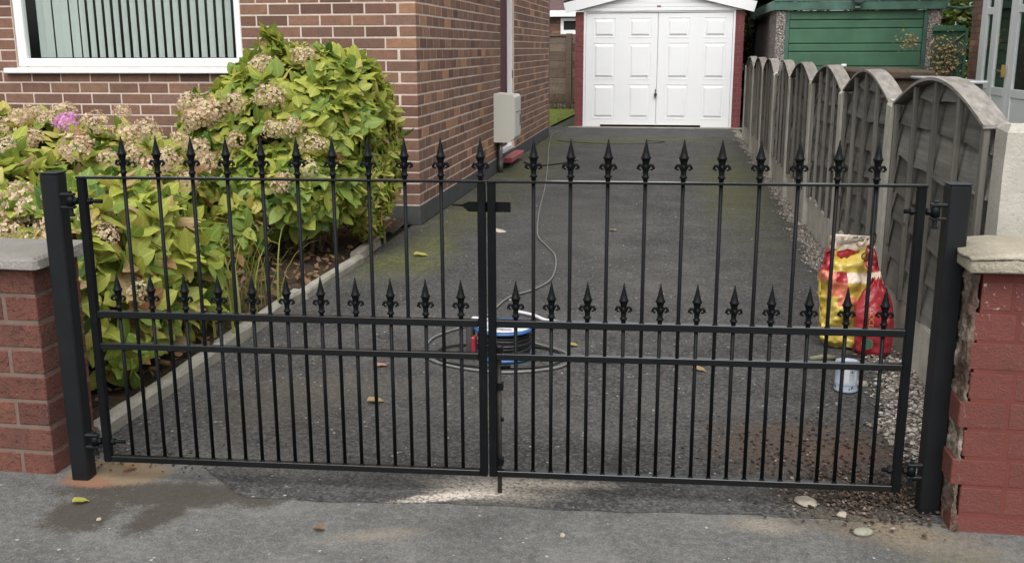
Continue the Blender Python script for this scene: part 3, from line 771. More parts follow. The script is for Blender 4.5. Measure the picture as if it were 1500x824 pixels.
def leaf(root, X0, XL, XR, longs, dogs, zt, um, lm, bt, stile_finial=None):
    u = lambda X: (X-X0)/GC
    def stile(a, b, z0, z1): MB().box(u(a), u(b), 0, D, z0, z1, ch=.0015).build('stile', MAT['black'], root, local=True)
    stile(XL, XL+.0205, bt[0], zt-.0065); stile(XR-.0205, XR, bt[0], zt-.0065)
    MB().box(u(XL)-.001, u(XR)+.001, -.001, D+.001, zt-.0064, zt, ch=.001).build('top_rail', MAT['black_rail'], root, local=True)
    for nm, (a, b) in (('upper_rail', um), ('lower_rail', lm), ('bottom_rail', bt)):
        MB().box(u(XL+.0205)+.0004, u(XR-.0205)-.0004, .001, D-.001, a, b, ch=.0012).build(nm, MAT['black_rail'], root, local=True)
    r_ = .0050
    bl_ = MB().tube([(0, 0, bt[1]-.001), (0, 0, zt-.0066)], r_, 10).mesh('bar', MAT['black'], smooth=True)
    bd_ = MB().tube([(0, 0, bt[1]-.001), (0, 0, um[0]+.001)], r_, 10).mesh('bar', MAT['black'], smooth=True)
    for X in longs:
        put('bar', bl_, root, local=(u(X), D/2, 0)); put('finial', FIN, root, local=(u(X), D/2, zt), rot=(0, 0, rng.uniform(-.12, .12)))
    for X in dogs:
        put('bar', bd_, root, local=(u(X), D/2, 0)); put('finial', FIN, root, local=(u(X), D/2, um[1]), rot=(0, 0, rng.uniform(-.12, .12)))
    if stile_finial is not None: put('finial', FIN, root, local=(u(stile_finial), D/2, zt))
    # weld beads where bars meet the rails
    m = MB()
    for X in list(longs)+list(dogs):
        m.lathe([(.0078, 0), (.0066, .0022), (.0052, .0035)], (u(X), D/2, bt[1]-.0003), 8)
    for X in longs: m.lathe([(.0076, 0), (.0066, .0020), (.0052, .0032)], (u(X), D/2, um[1]-.0003), 8)
    tag(m.build('weld_beads', MAT['black'], root, True, local=True), kind='stuff')
UM, LM, BT = (.4785, .4975), (.3895, .4065), (.0595, .0765)
gl = gate_root('iron_gate', -1.0, 'black iron gate leaf hung on the left post, with spear finials')
leaf(gl, -1.0, -1.552, -.4665, [-1.424+.0937*k for k in range(10)], [-1.470+.0936*k for k in range(11)], .8635, UM, LM, BT, -.479)
gr = gate_root('iron_gate', .1, 'black iron gate leaf hung on the right post, with drop bolt')
leaf(gr, .1, -.4615, .6145, [-.344+.0933*k for k in range(10)], [-.390+.0931*k for k in range(11)], .8635, UM, LM, BT)
def u(X, X0): return (X-X0)/GC
# latch: flat bar across both leaves, drawn down to a thin handle at the left
m = MB(); z0, z1 = .780, .806; X0 = -1.0
poly = [(u(-.556, X0), .7985), (u(-.530, X0), .7990), (u(-.512, X0), z1), (u(-.404, X0), z1), (u(-.404, X0), z0), (u(-.512, X0), z0), (u(-.528, X0), .7935), (u(-.556, X0), .7955)]
m.prism(poly, 'y', .0215, .0275); m.build('latch_plate', MAT['black'], gl, local=True, fix=True)
m = MB(); X0 = .1
bx = u(-.4365, X0)
m.tube([(bx, .030, -.008), (bx, .030, .42)], .0065, 10); dbolt = m.build('drop_bolt', MAT['rust'], gr, True, local=True)
m = MB()
for z in (.085, .30, .40): m.box(bx-.012, bx+.011, .0195, .040, z, z+.018)
m.build('bolt_guide', MAT['black'], gr, local=True)
m = MB(); m.tube([(bx, .03, .36), (bx+.03, .03, .362)], .005, 8); m.tube([(bx+.004, .03, .215), (bx+.012, .03, .213)], .006, 8); m.build('bolt_handle', MAT['black'], gr, True, local=True)
# hinges: threaded rod through the stile with nuts (on the gate)
def hinge_rod(root, X0, Xe, Xs, Xp, z):
    a = u(Xe, X0); b = u(Xp, X0); sx = u(Xs, X0)
    m = MB().tube([(a, D/2, z), (b, D/2, z)], .0055, 8); o = m.build('hinge_rod', MAT['black'], root, True, local=True)
    sg = 1 if b > a else -1
    for xx in (sx-.0125-.011, sx+.0125+.003): MB().tube([(xx, D/2, z), (xx+.008, D/2, z)], .0098, 6).build('hinge_nut', MAT['black'], root, local=True)
    MB().tube([(b, D/2, z-.012), (b, D/2, z+.012)], .0115, 10).build('hinge_eye', MAT['black'], root, True, local=True)
for z in (.797, .118): hinge_rod(gl, -1.0, -1.490, -1.542, -1.577, z); hinge_rod(gr, .1, .566, .604, .640, z)
# posts
def post(name, Xa, Xb, zt, label, side):
    X0 = (Xa+Xb)/2; root = gate_root(name, X0, label, 'gate post', 'black steel gate posts'); w = (Xb-Xa)/2/GC
    MB().box(-w, w, 0, .05, -.05, zt-.003, ch=.004).build('shaft', MAT['black_post'], root, local=True)
    MB().box(-w-.001, w+.001, -.001, .051, zt-.003, zt, ch=.001).build('cap_plate', MAT['black_post'], root, local=True)
    px = side*(w+.026)
    for z in (.797, .118):
        m = MB()
        for dz in (-.0205, .0135): m.box(min(side*w, px+side*.012), max(side*w, px+side*.012), .001, .019, z+dz, z+dz+.007, ch=.002)
        m.tube([(px, .010, z-.036), (px, .010, z+.026)], .0055, 10); m.tube([(px, .010, z-.042), (px, .010, z-.034)], .0085, 6)
        m.tube([(side*(w+.001), .010, z+.017), (px, .010, z+.017)], .006, 8)
        m.build('hinge_bracket', MAT['black_post'], root, local=True)
post('gate_post', -1.654, -1.604, .872, 'black square steel gate post beside the left brick wall', 1)
post('gate_post', .667, .719, .866, 'black square steel gate post beside the right brick pillar', -1)

# ------------------------------------------------------------------ edging along the bed
kx = -1.765; yk = 2.70; r = random.Random(2)
words = ['nearest the left gate post', 'second from the gate', 'third from the gate, beside the dark soil', 'last, at the corner by the mossy tarmac']
for i in range(4):
    L = (.92, .90, .88, .52)[i]; m = MB(); n = 10; vs = []; fs = []
    prof = [(-.026, -.05), (.026, -.05), (.026, .040), (.018, .052), (-.018, .054), (-.026, .044)]
    for j in range(n+1):
        y = -L/2+L*j/n
        for x, z in prof: vs.append((x+r.uniform(-.002, .002), y, z+r.uniform(-.002, .002)))
    k = len(prof)
    for j in range(n):
        for q in range(k): fs.append((j*k+q, j*k+(q+1) % k, (j+1)*k+(q+1) % k, (j+1)*k+q))
    fs += [tuple(range(k)), tuple(range(n*k+k-1, n*k-1, -1))]
    o = m.add(vs, fs).build('edging_kerb', MAT['kerb'], None, local=True, fix=True)
    o.location = (kx+(.012, -.004, .014, -.02)[i], yk+L/2, (0, .003, -.004, .006)[i]); o.rotation_euler = (0, (.02, -.03, .05, -.06)[i], (.0, .012, -.016, .05)[i])
    tag(o, 'grey concrete edging kerb of the flower bed, '+words[i], 'kerb', 'edging kerbs of the flower bed'); yk += L+.008

# ------------------------------------------------------------------ fence along the right
FX, FY0, FS = .907, 3.155, 1.303
fence = thing('wooden_fence', (.95, 8.3, 0), 'grey arched wooden panel fence with concrete posts along the right of the drive', 'fence')
ordw = ['nearest', 'second', 'third', 'fourth', 'fifth', 'sixth', 'seventh', 'eighth', 'ninth']
r = random.Random(23)
def post_y(k): return FY0-.10 if k == 0 else FY0+FS*k
for k in range(9):
    y = post_y(k); x0, x1, d = (FX-.012, FX+.10, .095) if k else (FX+.028, FX+.22, .11); zt = .967+r.uniform(-.008, .008)
    m = MB(); vs = []; fs = []
    rows = [-.05, .3, .6, .85, zt-.02, zt]
    for i, z in enumerate(rows):
        s_ = .012 if i == len(rows)-1 else 0
        for (xx, yy) in ((x0+s_, y+s_), (x1-s_, y+s_), (x1-s_, y+d-s_), (x0+s_, y+d-s_)): vs.append((xx+r.uniform(-.002, .002), yy, z+(r.uniform(-.006, .006) if i >= 4 else 0)))
    for i in range(len(rows)-1):
        for q in range(4): fs.append((i*4+q, i*4+(q+1) % 4, i*4+4+(q+1) % 4, i*4+4+q))
    fs.append(tuple(range((len(rows)-1)*4, len(rows)*4)))
    m.add(vs, fs)
    m.build('fence_post', MAT['concrete'], fence, fix=True)
def arch(t): return .955+.120*math.sin(PI*max(0, min(1, t)))
for k in range(8):
    ya = post_y(k)+(.095 if k else .11); yb = post_y(k+1); L = yb-ya
    # the panel: arched cap strip, with its boards and battens as pieces
    vs = []; fs = []; n = 20; t1 = .60 if k == 4 else 1
    for c in range(n+1):
        t = t1*c/n; yy = ya+L*t; zz = arch(t); e = .0015*math.sin(k+9*t)
        vs += [(.900+e, yy, zz), (.976+e, yy, zz+.002), (.976+e, yy, zz+.013), (.900+e, yy, zz+.011)]
    for c in range(n):
        a = c*4
        for q in range(4): fs.append((a+q, a+(q+1) % 4, a+4+(q+1) % 4, a+4+q))
    fs += [(0, 3, 2, 1), (n*4, n*4+1, n*4+2, n*4+3)]
    root = MB().add(vs, fs).build('fence_panel', MAT['wood_cap'], fence, fix=True)
    z = .207; cols = 14
    while z < 1.05:
        h = .132+r.uniform(-.018, .018); vs = []; fs = []; ok = False
        ph = r.uniform(0, 9); amp = r.uniform(.004, .012); out = r.uniform(.002, .012)
        for c in range(cols+1):
            t = c/cols; yy = ya+.004+(L-.008)*t
            top = min(z+h+.030, arch(t)); bot = z+amp*math.sin(ph+t*6)+amp*.6*math.sin(ph*2+t*17)+r.uniform(-.003, .003)-.01*t*(k % 2); bot = min(bot, top-.001)
            if top-bot > .02: ok = True
            wv = .003*math.sin(ph+5*t)
            vs += [(.934-out+wv, yy, bot), (.952+wv, yy, top), (.957, yy, top), (.946-out+wv, yy, bot)]
        for c in range(cols):
            a = c*4
            for q in range(4): fs.append((a+q, a+(q+1) % 4, a+4+(q+1) % 4, a+4+q))
        fs += [(0, 3, 2, 1), (cols*4, cols*4+1, cols*4+2, cols*4+3)]
        if ok: MB().add(vs, fs).build('board', MAT['wood'], root, fix=True)
        z += h
    for i, t in enumerate((.018, .25, .49, .73, .978)):
        yy = ya+L*t; w = .0125+(.004 if i in (0, 4) else 0); tz = arch(t)-.003
        MB().box(.906, .924, yy-w, yy+w, .202, tz, ch=.002).build('batten', MAT['wood_v'], root)
        MB().box(.9585, .974, yy-w, yy+w, .202, tz).build('batten', MAT['wood_v'], root)
    MB().box(.925, .962, ya+.002, yb-.002, -.04, .200, ch=.006).build('gravel_board', MAT['concrete'], fence)

# ------------------------------------------------------------------ white garage at the end of the drive
GY = 15.65
ga = thing('white_garage', (-.27, GY+2.3, 0), 'garage with white panelled doors and red brick piers at the end of the drive', 'garage')
zt = 1.725
def course_stack(x0, x1, y0, y1, z0, z1, pitch, blen, mat, gap=.008, proud=.004):
    m = MB(); z = z0; k = 0
    while z < z1-.01:
        za, zb = z+gap/2, min(z+pitch-gap/2, z1); x = x0-(blen/2 if k % 2 else 0)
        while x < x1:
            a, b = max(x0, x+gap/2), min(x1, x+blen-gap/2)
            if b-a > .012: m.box(a, b, y0-proud, y0+.03, za, zb)
            x += blen
        z += pitch; k += 1
    return m
for nm, (a, b) in (('left_pier', (-1.513, -1.385)), ('right_pier', (.855, .985))):
    pc = MB().box(a+.003, b-.003, GY, GY+.20, 0, 1.72).build('brick_pier', MAT['mortar_grey'], ga)
    tag(course_stack(a, b, GY, GY+.2, 0, 1.70, .0755, .131, MAT['garbrick']).build('brick_courses', MAT['garbrick'], pc), kind='stuff')
MB().box(-1.50, -1.42, GY+.2, GY+5, 0, 1.72).box(.89, .97, GY+.2, GY+5, 0, 1.72).box(-1.42, .89, GY+4.9, GY+5, 0, 1.72).build('side_wall', MAT['pebbledash'], ga)
MB().box(-1.385, -1.352, GY-.01, GY+.05, 0, zt, ch=.003).box(.823, .856, GY-.01, GY+.05, 0, zt, ch=.003).box(-1.352, .823, GY-.008, GY+.05, zt-.022, zt, ch=.003).build('door_frame', MAT['garage_white'], ga)
# two door leaves of two columns each, three raised panels to a column
edges = [-1.348, -.815, -.272, .318, .819]
for li, (a, b) in enumerate(((-1.348, -.277), (-.267, .819))):
    mid = edges[1] if li == 0 else edges[3]
    m = MB(); m.box(a, mid-.003, GY+.005, GY+.04, .045, zt-.028).box(mid+.003, b, GY+.005, GY+.04, .045, zt-.028).box(mid-.003, mid+.003, GY+.012, GY+.04, .045, zt-.028)
    if li == 0: m.box(a, -1.12, GY+.006, GY+.04, .015, .045)
    else: m.box(.40, b, GY+.006, GY+.04, .015, .045)
    dl = m.build('door_leaf', MAT['garage_white'], ga)
    for (c0, c1) in ((a, mid), (mid, b)):
        cx = (c0+c1)/2+(-.0 if li else .01); w = .165
        for (pz0, pz1) in ((1.345, 1.625), (.735, 1.262), (.140, .650)):
            q = MB(); vs = []
            for dx, dz, yy in ((0, 0, GY+.0048), (.012, .012, GY+.014), (.050, .050, GY-.004)):
                vs += [(cx-w+dx, yy, pz0+dz), (cx+w-dx, yy, pz0+dz), (cx+w-dx, yy, pz1-dz), (cx-w+dx, yy, pz1-dz)]
            vs = [(x, y-.0045 if i < 4 else y-.0025, z) for i, (x, y, z) in enumerate(vs)]
            fs = []
            for L_ in range(2):
                for e in range(4): fs.append((L_*4+e, L_*4+(e+1) % 4, L_*4+4+(e+1) % 4, L_*4+4+e))
            fs.append((8, 9, 10, 11)); q.add(vs, fs); q.build('panel', MAT['garage_white'], dl)
MB().tube([(-.285, GY-.01, .50), (-.285, GY-.035, .50)], .025, 12).box(-.292, -.278, GY-.012, GY+.004, .46, .58).build('handle', MAT['greyplastic'], ga)
MB().box(-.29, -.255, GY+.042, GY+.049, .04, zt-.03).build('gap_filler', MAT['garage_white'], ga)  # white strip added behind the leaf gap to lighten its dark line
MB().box(-1.35, .82, GY+.05, GY+.06, 0, zt).build('dark_interior', MAT['dark'], ga)
# boarded gable and barge boards
pk, hw = -.27, 1.40; rise = .27
m = MB(); nb = 6
for i in range(nb):
    z0 = 1.728+.055*i; z1 = z0+.052; w0 = (hw)*(1-max(0, z0-1.745)/.335); w1 = hw*(1-max(0, z1-1.745)/.335)
    if w1 <= 0: break
    poly = [(pk-min(w0, 1.24), z0), (pk+min(w0, 1.24), z0), (pk+min(w1, 1.24), z1), (pk-min(w1, 1.24), z1)]
    MB().prism(poly, 'y', GY-.02-.002*(i % 2), GY+.02).build('gable_board', MAT['garage_white'], ga, fix=True)
for sgn in (-1, 1):
    poly = [(pk, 2.035), (pk+sgn*(hw-.02), 1.700), (pk+sgn*(hw+.02), 1.845), (pk, 2.19)]
    MB().prism(poly, 'y', GY-.075, GY-.035).build('barge_board', MAT['garage_white'], ga, fix=True)
m = MB()
for sgn in (-1, 1):
    m.add([(pk, GY-.07, 2.195), (pk+sgn*1.43, GY-.07, 1.85), (pk+sgn*1.43, GY+5.1, 1.85), (pk, GY+5.1, 2.195)], [(0, 1, 2, 3)])
    m.add([(pk, GY-.07, 2.215), (pk+sgn*1.43, GY-.07, 1.87), (pk+sgn*1.43, GY+5.1, 1.87), (pk, GY+5.1, 2.215)], [(0, 1, 2, 3)])
m.build('roof', MAT['roof_sheet'], ga)
MB().box(-.30, -.24, GY-.028, GY-.0225, 1.785, 1.80).build('maker_plate', MAT['redplastic'], ga)
MB().box(-1.6, 1.05, GY-.10, GY, -.01, .014, ch=.004).build('threshold', MAT['kerb'], ga)

# ------------------------------------------------------------------ back fence and outbuilding left of the garage
bf = thing('back_fence', (-2.6, 20.5, 0), 'brown wooden fence panels across the back lawn left of the garage', 'fence')
r = random.Random(31)
z = .12
for i in range(8):
    h = .165; MB().box(-3.4, -2.16, 20.49-.004*(i % 2), 20.52, z, z+h+.02).build('board', MAT['brownwood'], bf)
    MB().box(-2.04, -1.3, 20.49-.004*(i % 2), 20.52, z, z+h+.02).build('board', MAT['brownwood'], bf); z += h
for x in (-2.10, -3.4): MB().box(x-.055, x+.055, 20.42, 20.54, 0, 1.47).build('post', MAT['brownwood'], bf)
MB().box(-3.35, -2.16, 20.46, 20.54, 1.42, 1.45).build('cap_rail', MAT['brownwood'], bf)
ob = thing('brick_outbuilding', (-2.4, 24, 0), 'brick building with white fascia and small window behind the back fence', 'building')
c_ = MB().box(-5, -1, 23.0, 25.5, 0, 1.9).build('wall', MAT['mortar_old'], ob)
tag(course_stack(-3.2, -1.6, 22.998, 23, 1.2, 1.86, .075, .225, MAT['garbrick']).build('brick_courses', MAT['brick'], c_), kind='stuff')
wf = MB().box(-2.545, -2.48, 22.93, 22.99, 1.46, 1.84).box(-2.48, -1.7, 22.93, 22.99, 1.775, 1.84).box(-2.48, -1.7, 22.93, 22.99, 1.46, 1.58).build('window', MAT['white'], ob)
MB().box(-2.48, -1.7, 22.96, 22.985, 1.58, 1.775).build('pane', MAT['blue'] if False else MAT['dark'], wf)
MB().box(-3.0, -.9, 22.80, 22.9, 1.865, 2.0).build('fascia', MAT['white'], ob)
MB().add([(-5, 22.8, 2.0), (-.9, 22.8, 2.0), (-.9, 25.5, 2.9), (-5, 25.5, 2.9)], [(0, 1, 2, 3)]).build('roof', MAT['roof'], ob)

# ------------------------------------------------------------------ neighbour's green garage
NY = 14.5
ng = thing('green_garage', (2.4, NY+2.2, 0), "neighbour's garage with green boarded door behind the fence", 'garage')
MB().box(1.335, 1.455, NY, NY+.25, 0, 1.68).build('pebbledash_pier', MAT['pebbledash'], ng)
MB().box(3.30, 3.46, NY, NY+.25, 0, 1.68).build('pebbledash_pier', MAT['pebbledash'], ng)
MB().box(1.338, 1.40, NY+.25, NY+5, 0, 1.68).box(3.40, 3.458, NY+.25, NY+5, 0, 1.68).box(1.4, 3.4, NY+4.9, NY+5, 0, 1.68).build('side_wall', MAT['pebbledash'], ng)
for a, b in ((1.456, 1.512), (3.245, 3.298)): MB().box(a, b, NY+.01, NY+.08, 0, 1.675).build('door_jamb', MAT['green_dk'], ng)
dn = MB().box(1.512, 3.245, NY+.075, NY+.09, 0, 1.67).build('door', MAT['green_dk'], ng)
z = 1.672; hts = [.122, .112, .199, .107, .194, .112, .194, .107, .194, .112, .194]
for h in hts:
    zb = max(.02, z-h)
    if z-zb > .03: MB().box(1.514, 3.243, NY+.022, NY+.0745, zb+.005, z-.005, ch=.006).build('board', MAT['green'], dn)
    z = zb
MB().box(1.30, 3.52, NY-.035, NY+.0, 1.678, 1.785, ch=.004).box(1.30, 3.52, NY-.042, NY+.0, 1.790, 2.02, ch=.004).build('fascia', MAT['green_dk'], ng)
MB().box(1.27, 1.30, NY-.03, NY+5, 1.676, 1.80).build('side_fascia', MAT['green_dk'], ng)
MB().box(1.25, 3.56, NY-.06, NY+5.1, 2.03, 2.07).build('roof', MAT['roof_sheet'], ng)
lp = thing('bulkhead_lamp', (2.37, NY-.15, 1.74), 'small metal lamp on the green garage fascia', 'lamp')
MB().lathe([(.02, 0), (.06, .01), (.07, .06), (.075, .12), (.05, .16)], (2.38, NY-.12, 1.755), 14).build('shade', MAT['galv'], lp, True)
MB().box(2.345, 2.405, NY-.055, NY-.036, 1.700, 1.722).build('sensor', MAT['label'], lp)
# green screen with lattice, between garage and neighbour's house
ts = thing('trellis_screen', (3.15, 12.6, 0), 'green boarded screen with diagonal lattice beside the neighbour house', 'screen')
x = 2.93
i = 0
while x < 3.24:
    MB().box(x, x+.068, 12.60, 12.62, 0, 1.43+.004*(i % 2)).build('board', MAT['green_fence'], ts); x += .071; i += 1
MB().box(2.92, 3.305, 12.56, 12.598, 1.37, 1.40).box(3.275, 3.305, 12.56, 12.598, 0, 1.37).build('rail', MAT['green_fence'], ts)
for i in range(6):
    zc = .55+.16*i
    a = Vector((2.96, 12.585, zc-.10)); b = Vector((3.28, 12.585, zc+.15))
    if b.z < 1.45: MB().tube([a, b], .009, 4).build('lattice_strip', MAT['lattice'], ts)
    a = Vector((2.96, 12.575, zc+.12)); b = Vector((3.28, 12.575, zc-.13))
    if a.z < 1.40: MB().tube([a, b], .005, 4).build('lattice_strip', MAT['green_fence'], ts)
cl = thing('climbing_plant', (3.05, 12.5, .3), 'dying yellow-leaved climber on the green lattice screen', 'climber'); r = random.Random(61)
st_ = MB(); lf_ = MB()
for i in range(16):
    p = Vector((3.0+r.uniform(-.06, .12), 12.53, .4)); pts = [p.copy()]
    for k in range(6):
        p = p+Vector((r.uniform(-.07, .07), r.uniform(-.02, .01), r.uniform(.10, .19))); pts.append(p.copy())
        for q in range(3):
            if p.z < .85: continue
            d = Vector((r.gauss(0, 1), r.gauss(-.5, .4), r.gauss(-.3, .8))).normalized(); e = d.orthogonal().normalized(); L = r.uniform(.03, .06); a = p+Vector((r.gauss(0, .05), 0, r.gauss(0, .04)))
            lf_.add([a, a+d*L*.5+e*L*.33, a+d*L, a+d*L*.5-e*L*.33], [(0, 1, 2, 3)])
    st_.tube(pts, .004, 4)
p = Vector((3.25, 14.30, .3)); pts = [p, p+Vector((-.03, 0, .5)), p+Vector((-.1, 0, .85)), p+Vector((-.28, -.05, 1.02))]
st_.tube(pts, .005, 4)
for i in range(60):
    a = Vector((3.02+r.gauss(0, .07), 14.25, 1.28+r.gauss(0, .07))); d = Vector((r.gauss(0, 1), r.gauss(-.5, .4), r.gauss(-.3, .8))).normalized(); e = d.orthogonal().normalized(); L = r.uniform(.03, .06)
    lf_.add([a, a+d*L*.5+e*L*.33, a+d*L, a+d*L*.5-e*L*.33], [(0, 1, 2, 3)])
tag(st_.build('stems', MAT['stem'], cl), kind='stuff'); tag(lf_.build('foliage', LEAF[4], cl), kind='stuff')
# neighbour's house, side wall with white glazed doors
nh = thing('neighbour_house', (5, 10, 0), 'neighbouring brick house with white glazed doors, right of the fence', 'house')
NX = 3.56
nw = MB().box(NX+.005, NX+.2, 12.98, 13.42, 0, 2.9).box(NX+.005, NX+.2, 5.0, 9.0, 0, 2.9).box(NX+.005, NX+.2, 9.0, 12.98, 2.25, 2.9).box(NX+.2, 9, 13.3, 13.42, 0, 2.9).build('wall', MAT['mortar_grey'], nh)
m = MB(); z = 0; k = 0
while z < 2.3:
    y = 12.99-(.1 if k % 2 else 0)
    while y < 13.42:
        a, b = max(12.985, y), min(13.42, y+.19)
        if b-a > .02: m.box(NX, NX+.03, a, b, z+.004, z+.071)
        y += .198
    z += .075; k += 1
tag(m.build('brick_courses', MAT['brick'], nw), kind='stuff')
def fr(*bs):
    m = MB()
    for b in bs: m.box(NX-.014 if len(b) == 4 else NX-.004, NX+.02, *b[:4], ch=.004)
    return m
gd = fr((12.80, 12.975, .0, 2.25)).build('corner_post', MAT['white'], nh)
sidew = fr((12.36, 12.535, .02, 2.25), (12.75, 12.795, .02, 2.25), (12.535, 12.75, 1.55, 1.63), (12.535, 12.75, .72, .81), (12.535, 12.75, .02, .72, NX-.01)).build('side_light', MAT['white'], nh)
MB().box(NX, NX+.01, 12.535, 12.75, .81, 2.25).build('pane', MAT['glass'], sidew)
d1 = fr((11.79, 11.90, .02, 2.25), (12.33, 12.355, .02, 2.25), (11.90, 12.33, .66, .75), (11.90, 12.33, 2.1, 2.25), (11.90, 12.33, .02, .2), (11.90, 12.33, .2, .66, NX-.01)).build('glazed_door', MAT['white'], nh)
MB().box(NX, NX+.01, 11.90, 12.33, .75, 2.1).build('pane', MAT['glass'], d1)
MB().tube([(NX-.07, 11.84, .935), (NX-.07, 12.02, .935)], .010, 8).box(NX-.07, NX-.03, 11.835, 11.85, .87, 1.0).build('handle', MAT['brass'], d1)
d2 = fr((11.64, 11.785, .02, 2.25), (10.7, 10.85, .02, 2.25), (10.85, 11.64, .66, .75), (10.85, 11.64, 1.54, 1.62), (10.85, 11.64, 2.1, 2.25), (10.85, 11.64, .02, .2), (10.85, 11.64, .2, .66, NX-.01)).build('glazed_door', MAT['white'], nh)
MB().box(NX, NX+.01, 10.85, 11.64, .75, 2.1).build('pane', MAT['glass'], d2)
w3 = fr((9.0, 10.695, .02, .76), (9.0, 9.12, .76, 2.25), (10.57, 10.695, .76, 2.25), (9.12, 10.57, 2.1, 2.25)).build('window', MAT['white'], nh)
MB().box(NX, NX+.01, 9.12, 10.57, .76, 2.1).build('pane', MAT['glass'], w3)
MB().box(NX+.9, NX+.95, 8.5, 13.3, 0, 2.6).build('interior', MAT['room'], nh)
MB().box(NX-.3, 9, 4.8, 13.6, 2.9, 3.0).build('roof', MAT['roof'], nh)
gu = MB().tube([(3.50, 14.4, 1.70), (3.62, 14.2, 1.675), (3.80, 13.95, 1.69), (3.95, 13.7, 1.80)], .018, 8).build('rain_pipe', MAT['green_dk'], None, True)
tag(gu, 'green curved rain pipe between the green garage and the neighbour house', 'pipe')
fw_ = thing('white_outbuilding', (5.6, 20.4, 0), 'white boarded outbuilding with small windows, far behind the trellis screen', 'building')
MB().box(4.98, 8, 20, 23, 0, 1.95).build('wall', MAT['white'], fw_)
for i in range(3): MB().prism([(4.85, 1.95+.05*i), (6.6, 2.55+.05*i), (6.6, 2.58+.05*i), (4.85, 1.98+.05*i)], 'y', 19.8-.03*i, 19.9).build('barge_board', MAT['white'], fw_, fix=True)
MB().add([(5.2, 20, 1.95), (8, 20, 1.95), (6.6, 20, 2.55)], [(0, 1, 2)]).build('gable', MAT['white'], fw_)
for (a, b) in ((5.05, 5.17), (5.25, 5.60)): MB().box(a, b, 19.97, 20.02, 1.35, 1.66).build('window', MAT['dark'], fw_)
# things just behind the fence
tb = thing('garden_table', (1.62, 6.4, 0), 'grey flat garden table showing above the nearest fence arch', 'table')
MB().box(1.50, 1.68, 5.9, 6.95, .992, 1.008, ch=.004).build('table_top', MAT['galv'], tb)
MB().box(1.52, 1.66, 5.92, 6.93, .955, .991).build('apron', MAT['greyplastic'], tb)
for (x, y) in ((1.54, 5.95), (1.64, 5.95), (1.54, 6.9), (1.64, 6.9)): MB().box(x-.02, x+.02, y-.02, y+.02, -.03, .955).build('leg', MAT['greyplastic'], tb)
sb = thing('storage_box', (1.5, 8.0, 0), 'dark brown storage box with a pale knob, behind the second fence arch', 'box')
MB().box(1.30, 1.75, 7.5, 8.7, -.03, .97, ch=.01).build('body', MAT['bark'], sb)
MB().box(1.27, 1.78, 7.46, 8.74, .97, 1.03, ch=.012).build('lid', MAT['bark'], sb)
MB().lathe([(.012, 0), (.025, .012), (.02, .03)], (1.33, 8.55, 1.03), 10).build('knob', MAT['label'], sb, True)

# ------------------------------------------------------------------ trees behind
def tree(name, loc, h, rad, zc, rz, n, leafsize, mat, label, seed, needle=False):
    root = thing(name, loc, label, 'tree', 'trees behind the garages'); r = random.Random(seed); x0, y0, _ = loc
    tr_ = MB().tube([(x0, y0, -.03), (x0+.05, y0, h*.4), (x0, y0+.05, h*.8)], [rad*.09, rad*.06, rad*.02], 8)
    for i in range(9):
        a = r.uniform(0, 6.3); zz = r.uniform(zc-rz*.6, zc+rz*.4); tr_.tube([(x0, y0, zz-.3), (x0+math.cos(a)*rad*.7, y0+math.sin(a)*rad*.7, zz+.2)], [rad*.03, .008], 5)
    tr_.build('trunk', MAT['bark'], root)
    m = MB(); cl = []
    for i in range(90):
        d = Vector((r.gauss(0, 1), r.gauss(0, 1), r.gauss(0, 1))).normalized(); q = r.uniform(.45, 1.02)
        tp = 1-.65*max(0, d.z) if needle else 1
        cl.append((Vector((x0+d.x*rad*q*tp, y0+d.y*rad*q*tp, zc+d.z*rz*q)), r.uniform(.13, .3)*rad))
    for i in range(n):
        c, cr = r.choice(cl); p = c+Vector((r.gauss(0, .5), r.gauss(0, .5), r.gauss(0, .45)))*cr
        if p.z < .1: continue
        d1 = Vector((r.gauss(0, 1), r.gauss(0, 1), r.gauss(-.3, .6))).normalized(); d2 = d1.cross(Vector((r.gauss(0, 1), r.gauss(0, 1), r.gauss(0, 1)))).normalized()
        L = leafsize*r.uniform(.6, 1.3); w = L*(.22 if needle else .42)
        m.add([p, p+d1*L*.5+d2*w, p+d1*L, p+d1*L*.5-d2*w], [(0, 1, 2, 3)])
    tag(m.build('crown', mat, root), kind='stuff')
tree('conifer_tree', (1.22, 18.6, -.03), 4.2, .62, 1.9, 1.9, 9000, .10, MAT['conifer'], 'dark conifer filling the gap between the two garages', 41, True)
tree('broadleaf_tree', (1.6, 24.5, -.03), 5.5, 1.6, 3.0, 2.2, 7000, .16, MAT['treeleaf'], 'leafy tree rising behind the gap between the garages', 42)
tree('broadleaf_tree', (5.2, 26, -.03), 5.5, 1.9, 3.0, 2.3, 7000, .17, MAT['treeleaf'], 'leafy tree behind the white outbuilding, far right', 43)
tree('evergreen_shrub', (4.35, 17.5, -.03), 2.2, .45, 1.3, .9, 4000, .08, MAT['treeleaf'], 'green shrub between the green garage and the outbuilding', 44)
# low twigs at the foot of the back fence
m = MB(); r = random.Random(8)
for i in range(60):
    x = r.uniform(-2.5, -1.75); y = 20.2+r.uniform(-.1, .15); a = r.uniform(-.6, .6)
    m.tube([(x, y, 0), (x+.15*a, y-.05, r.uniform(.15, .3)), (x+.35*a, y-.05, r.uniform(.25, .6))], [.006, .004, .002], 4)
tag(m.build('twiggy_shrub', MAT['stem']), 'bare twiggy shrub at the foot of the brown back fence', 'shrub')

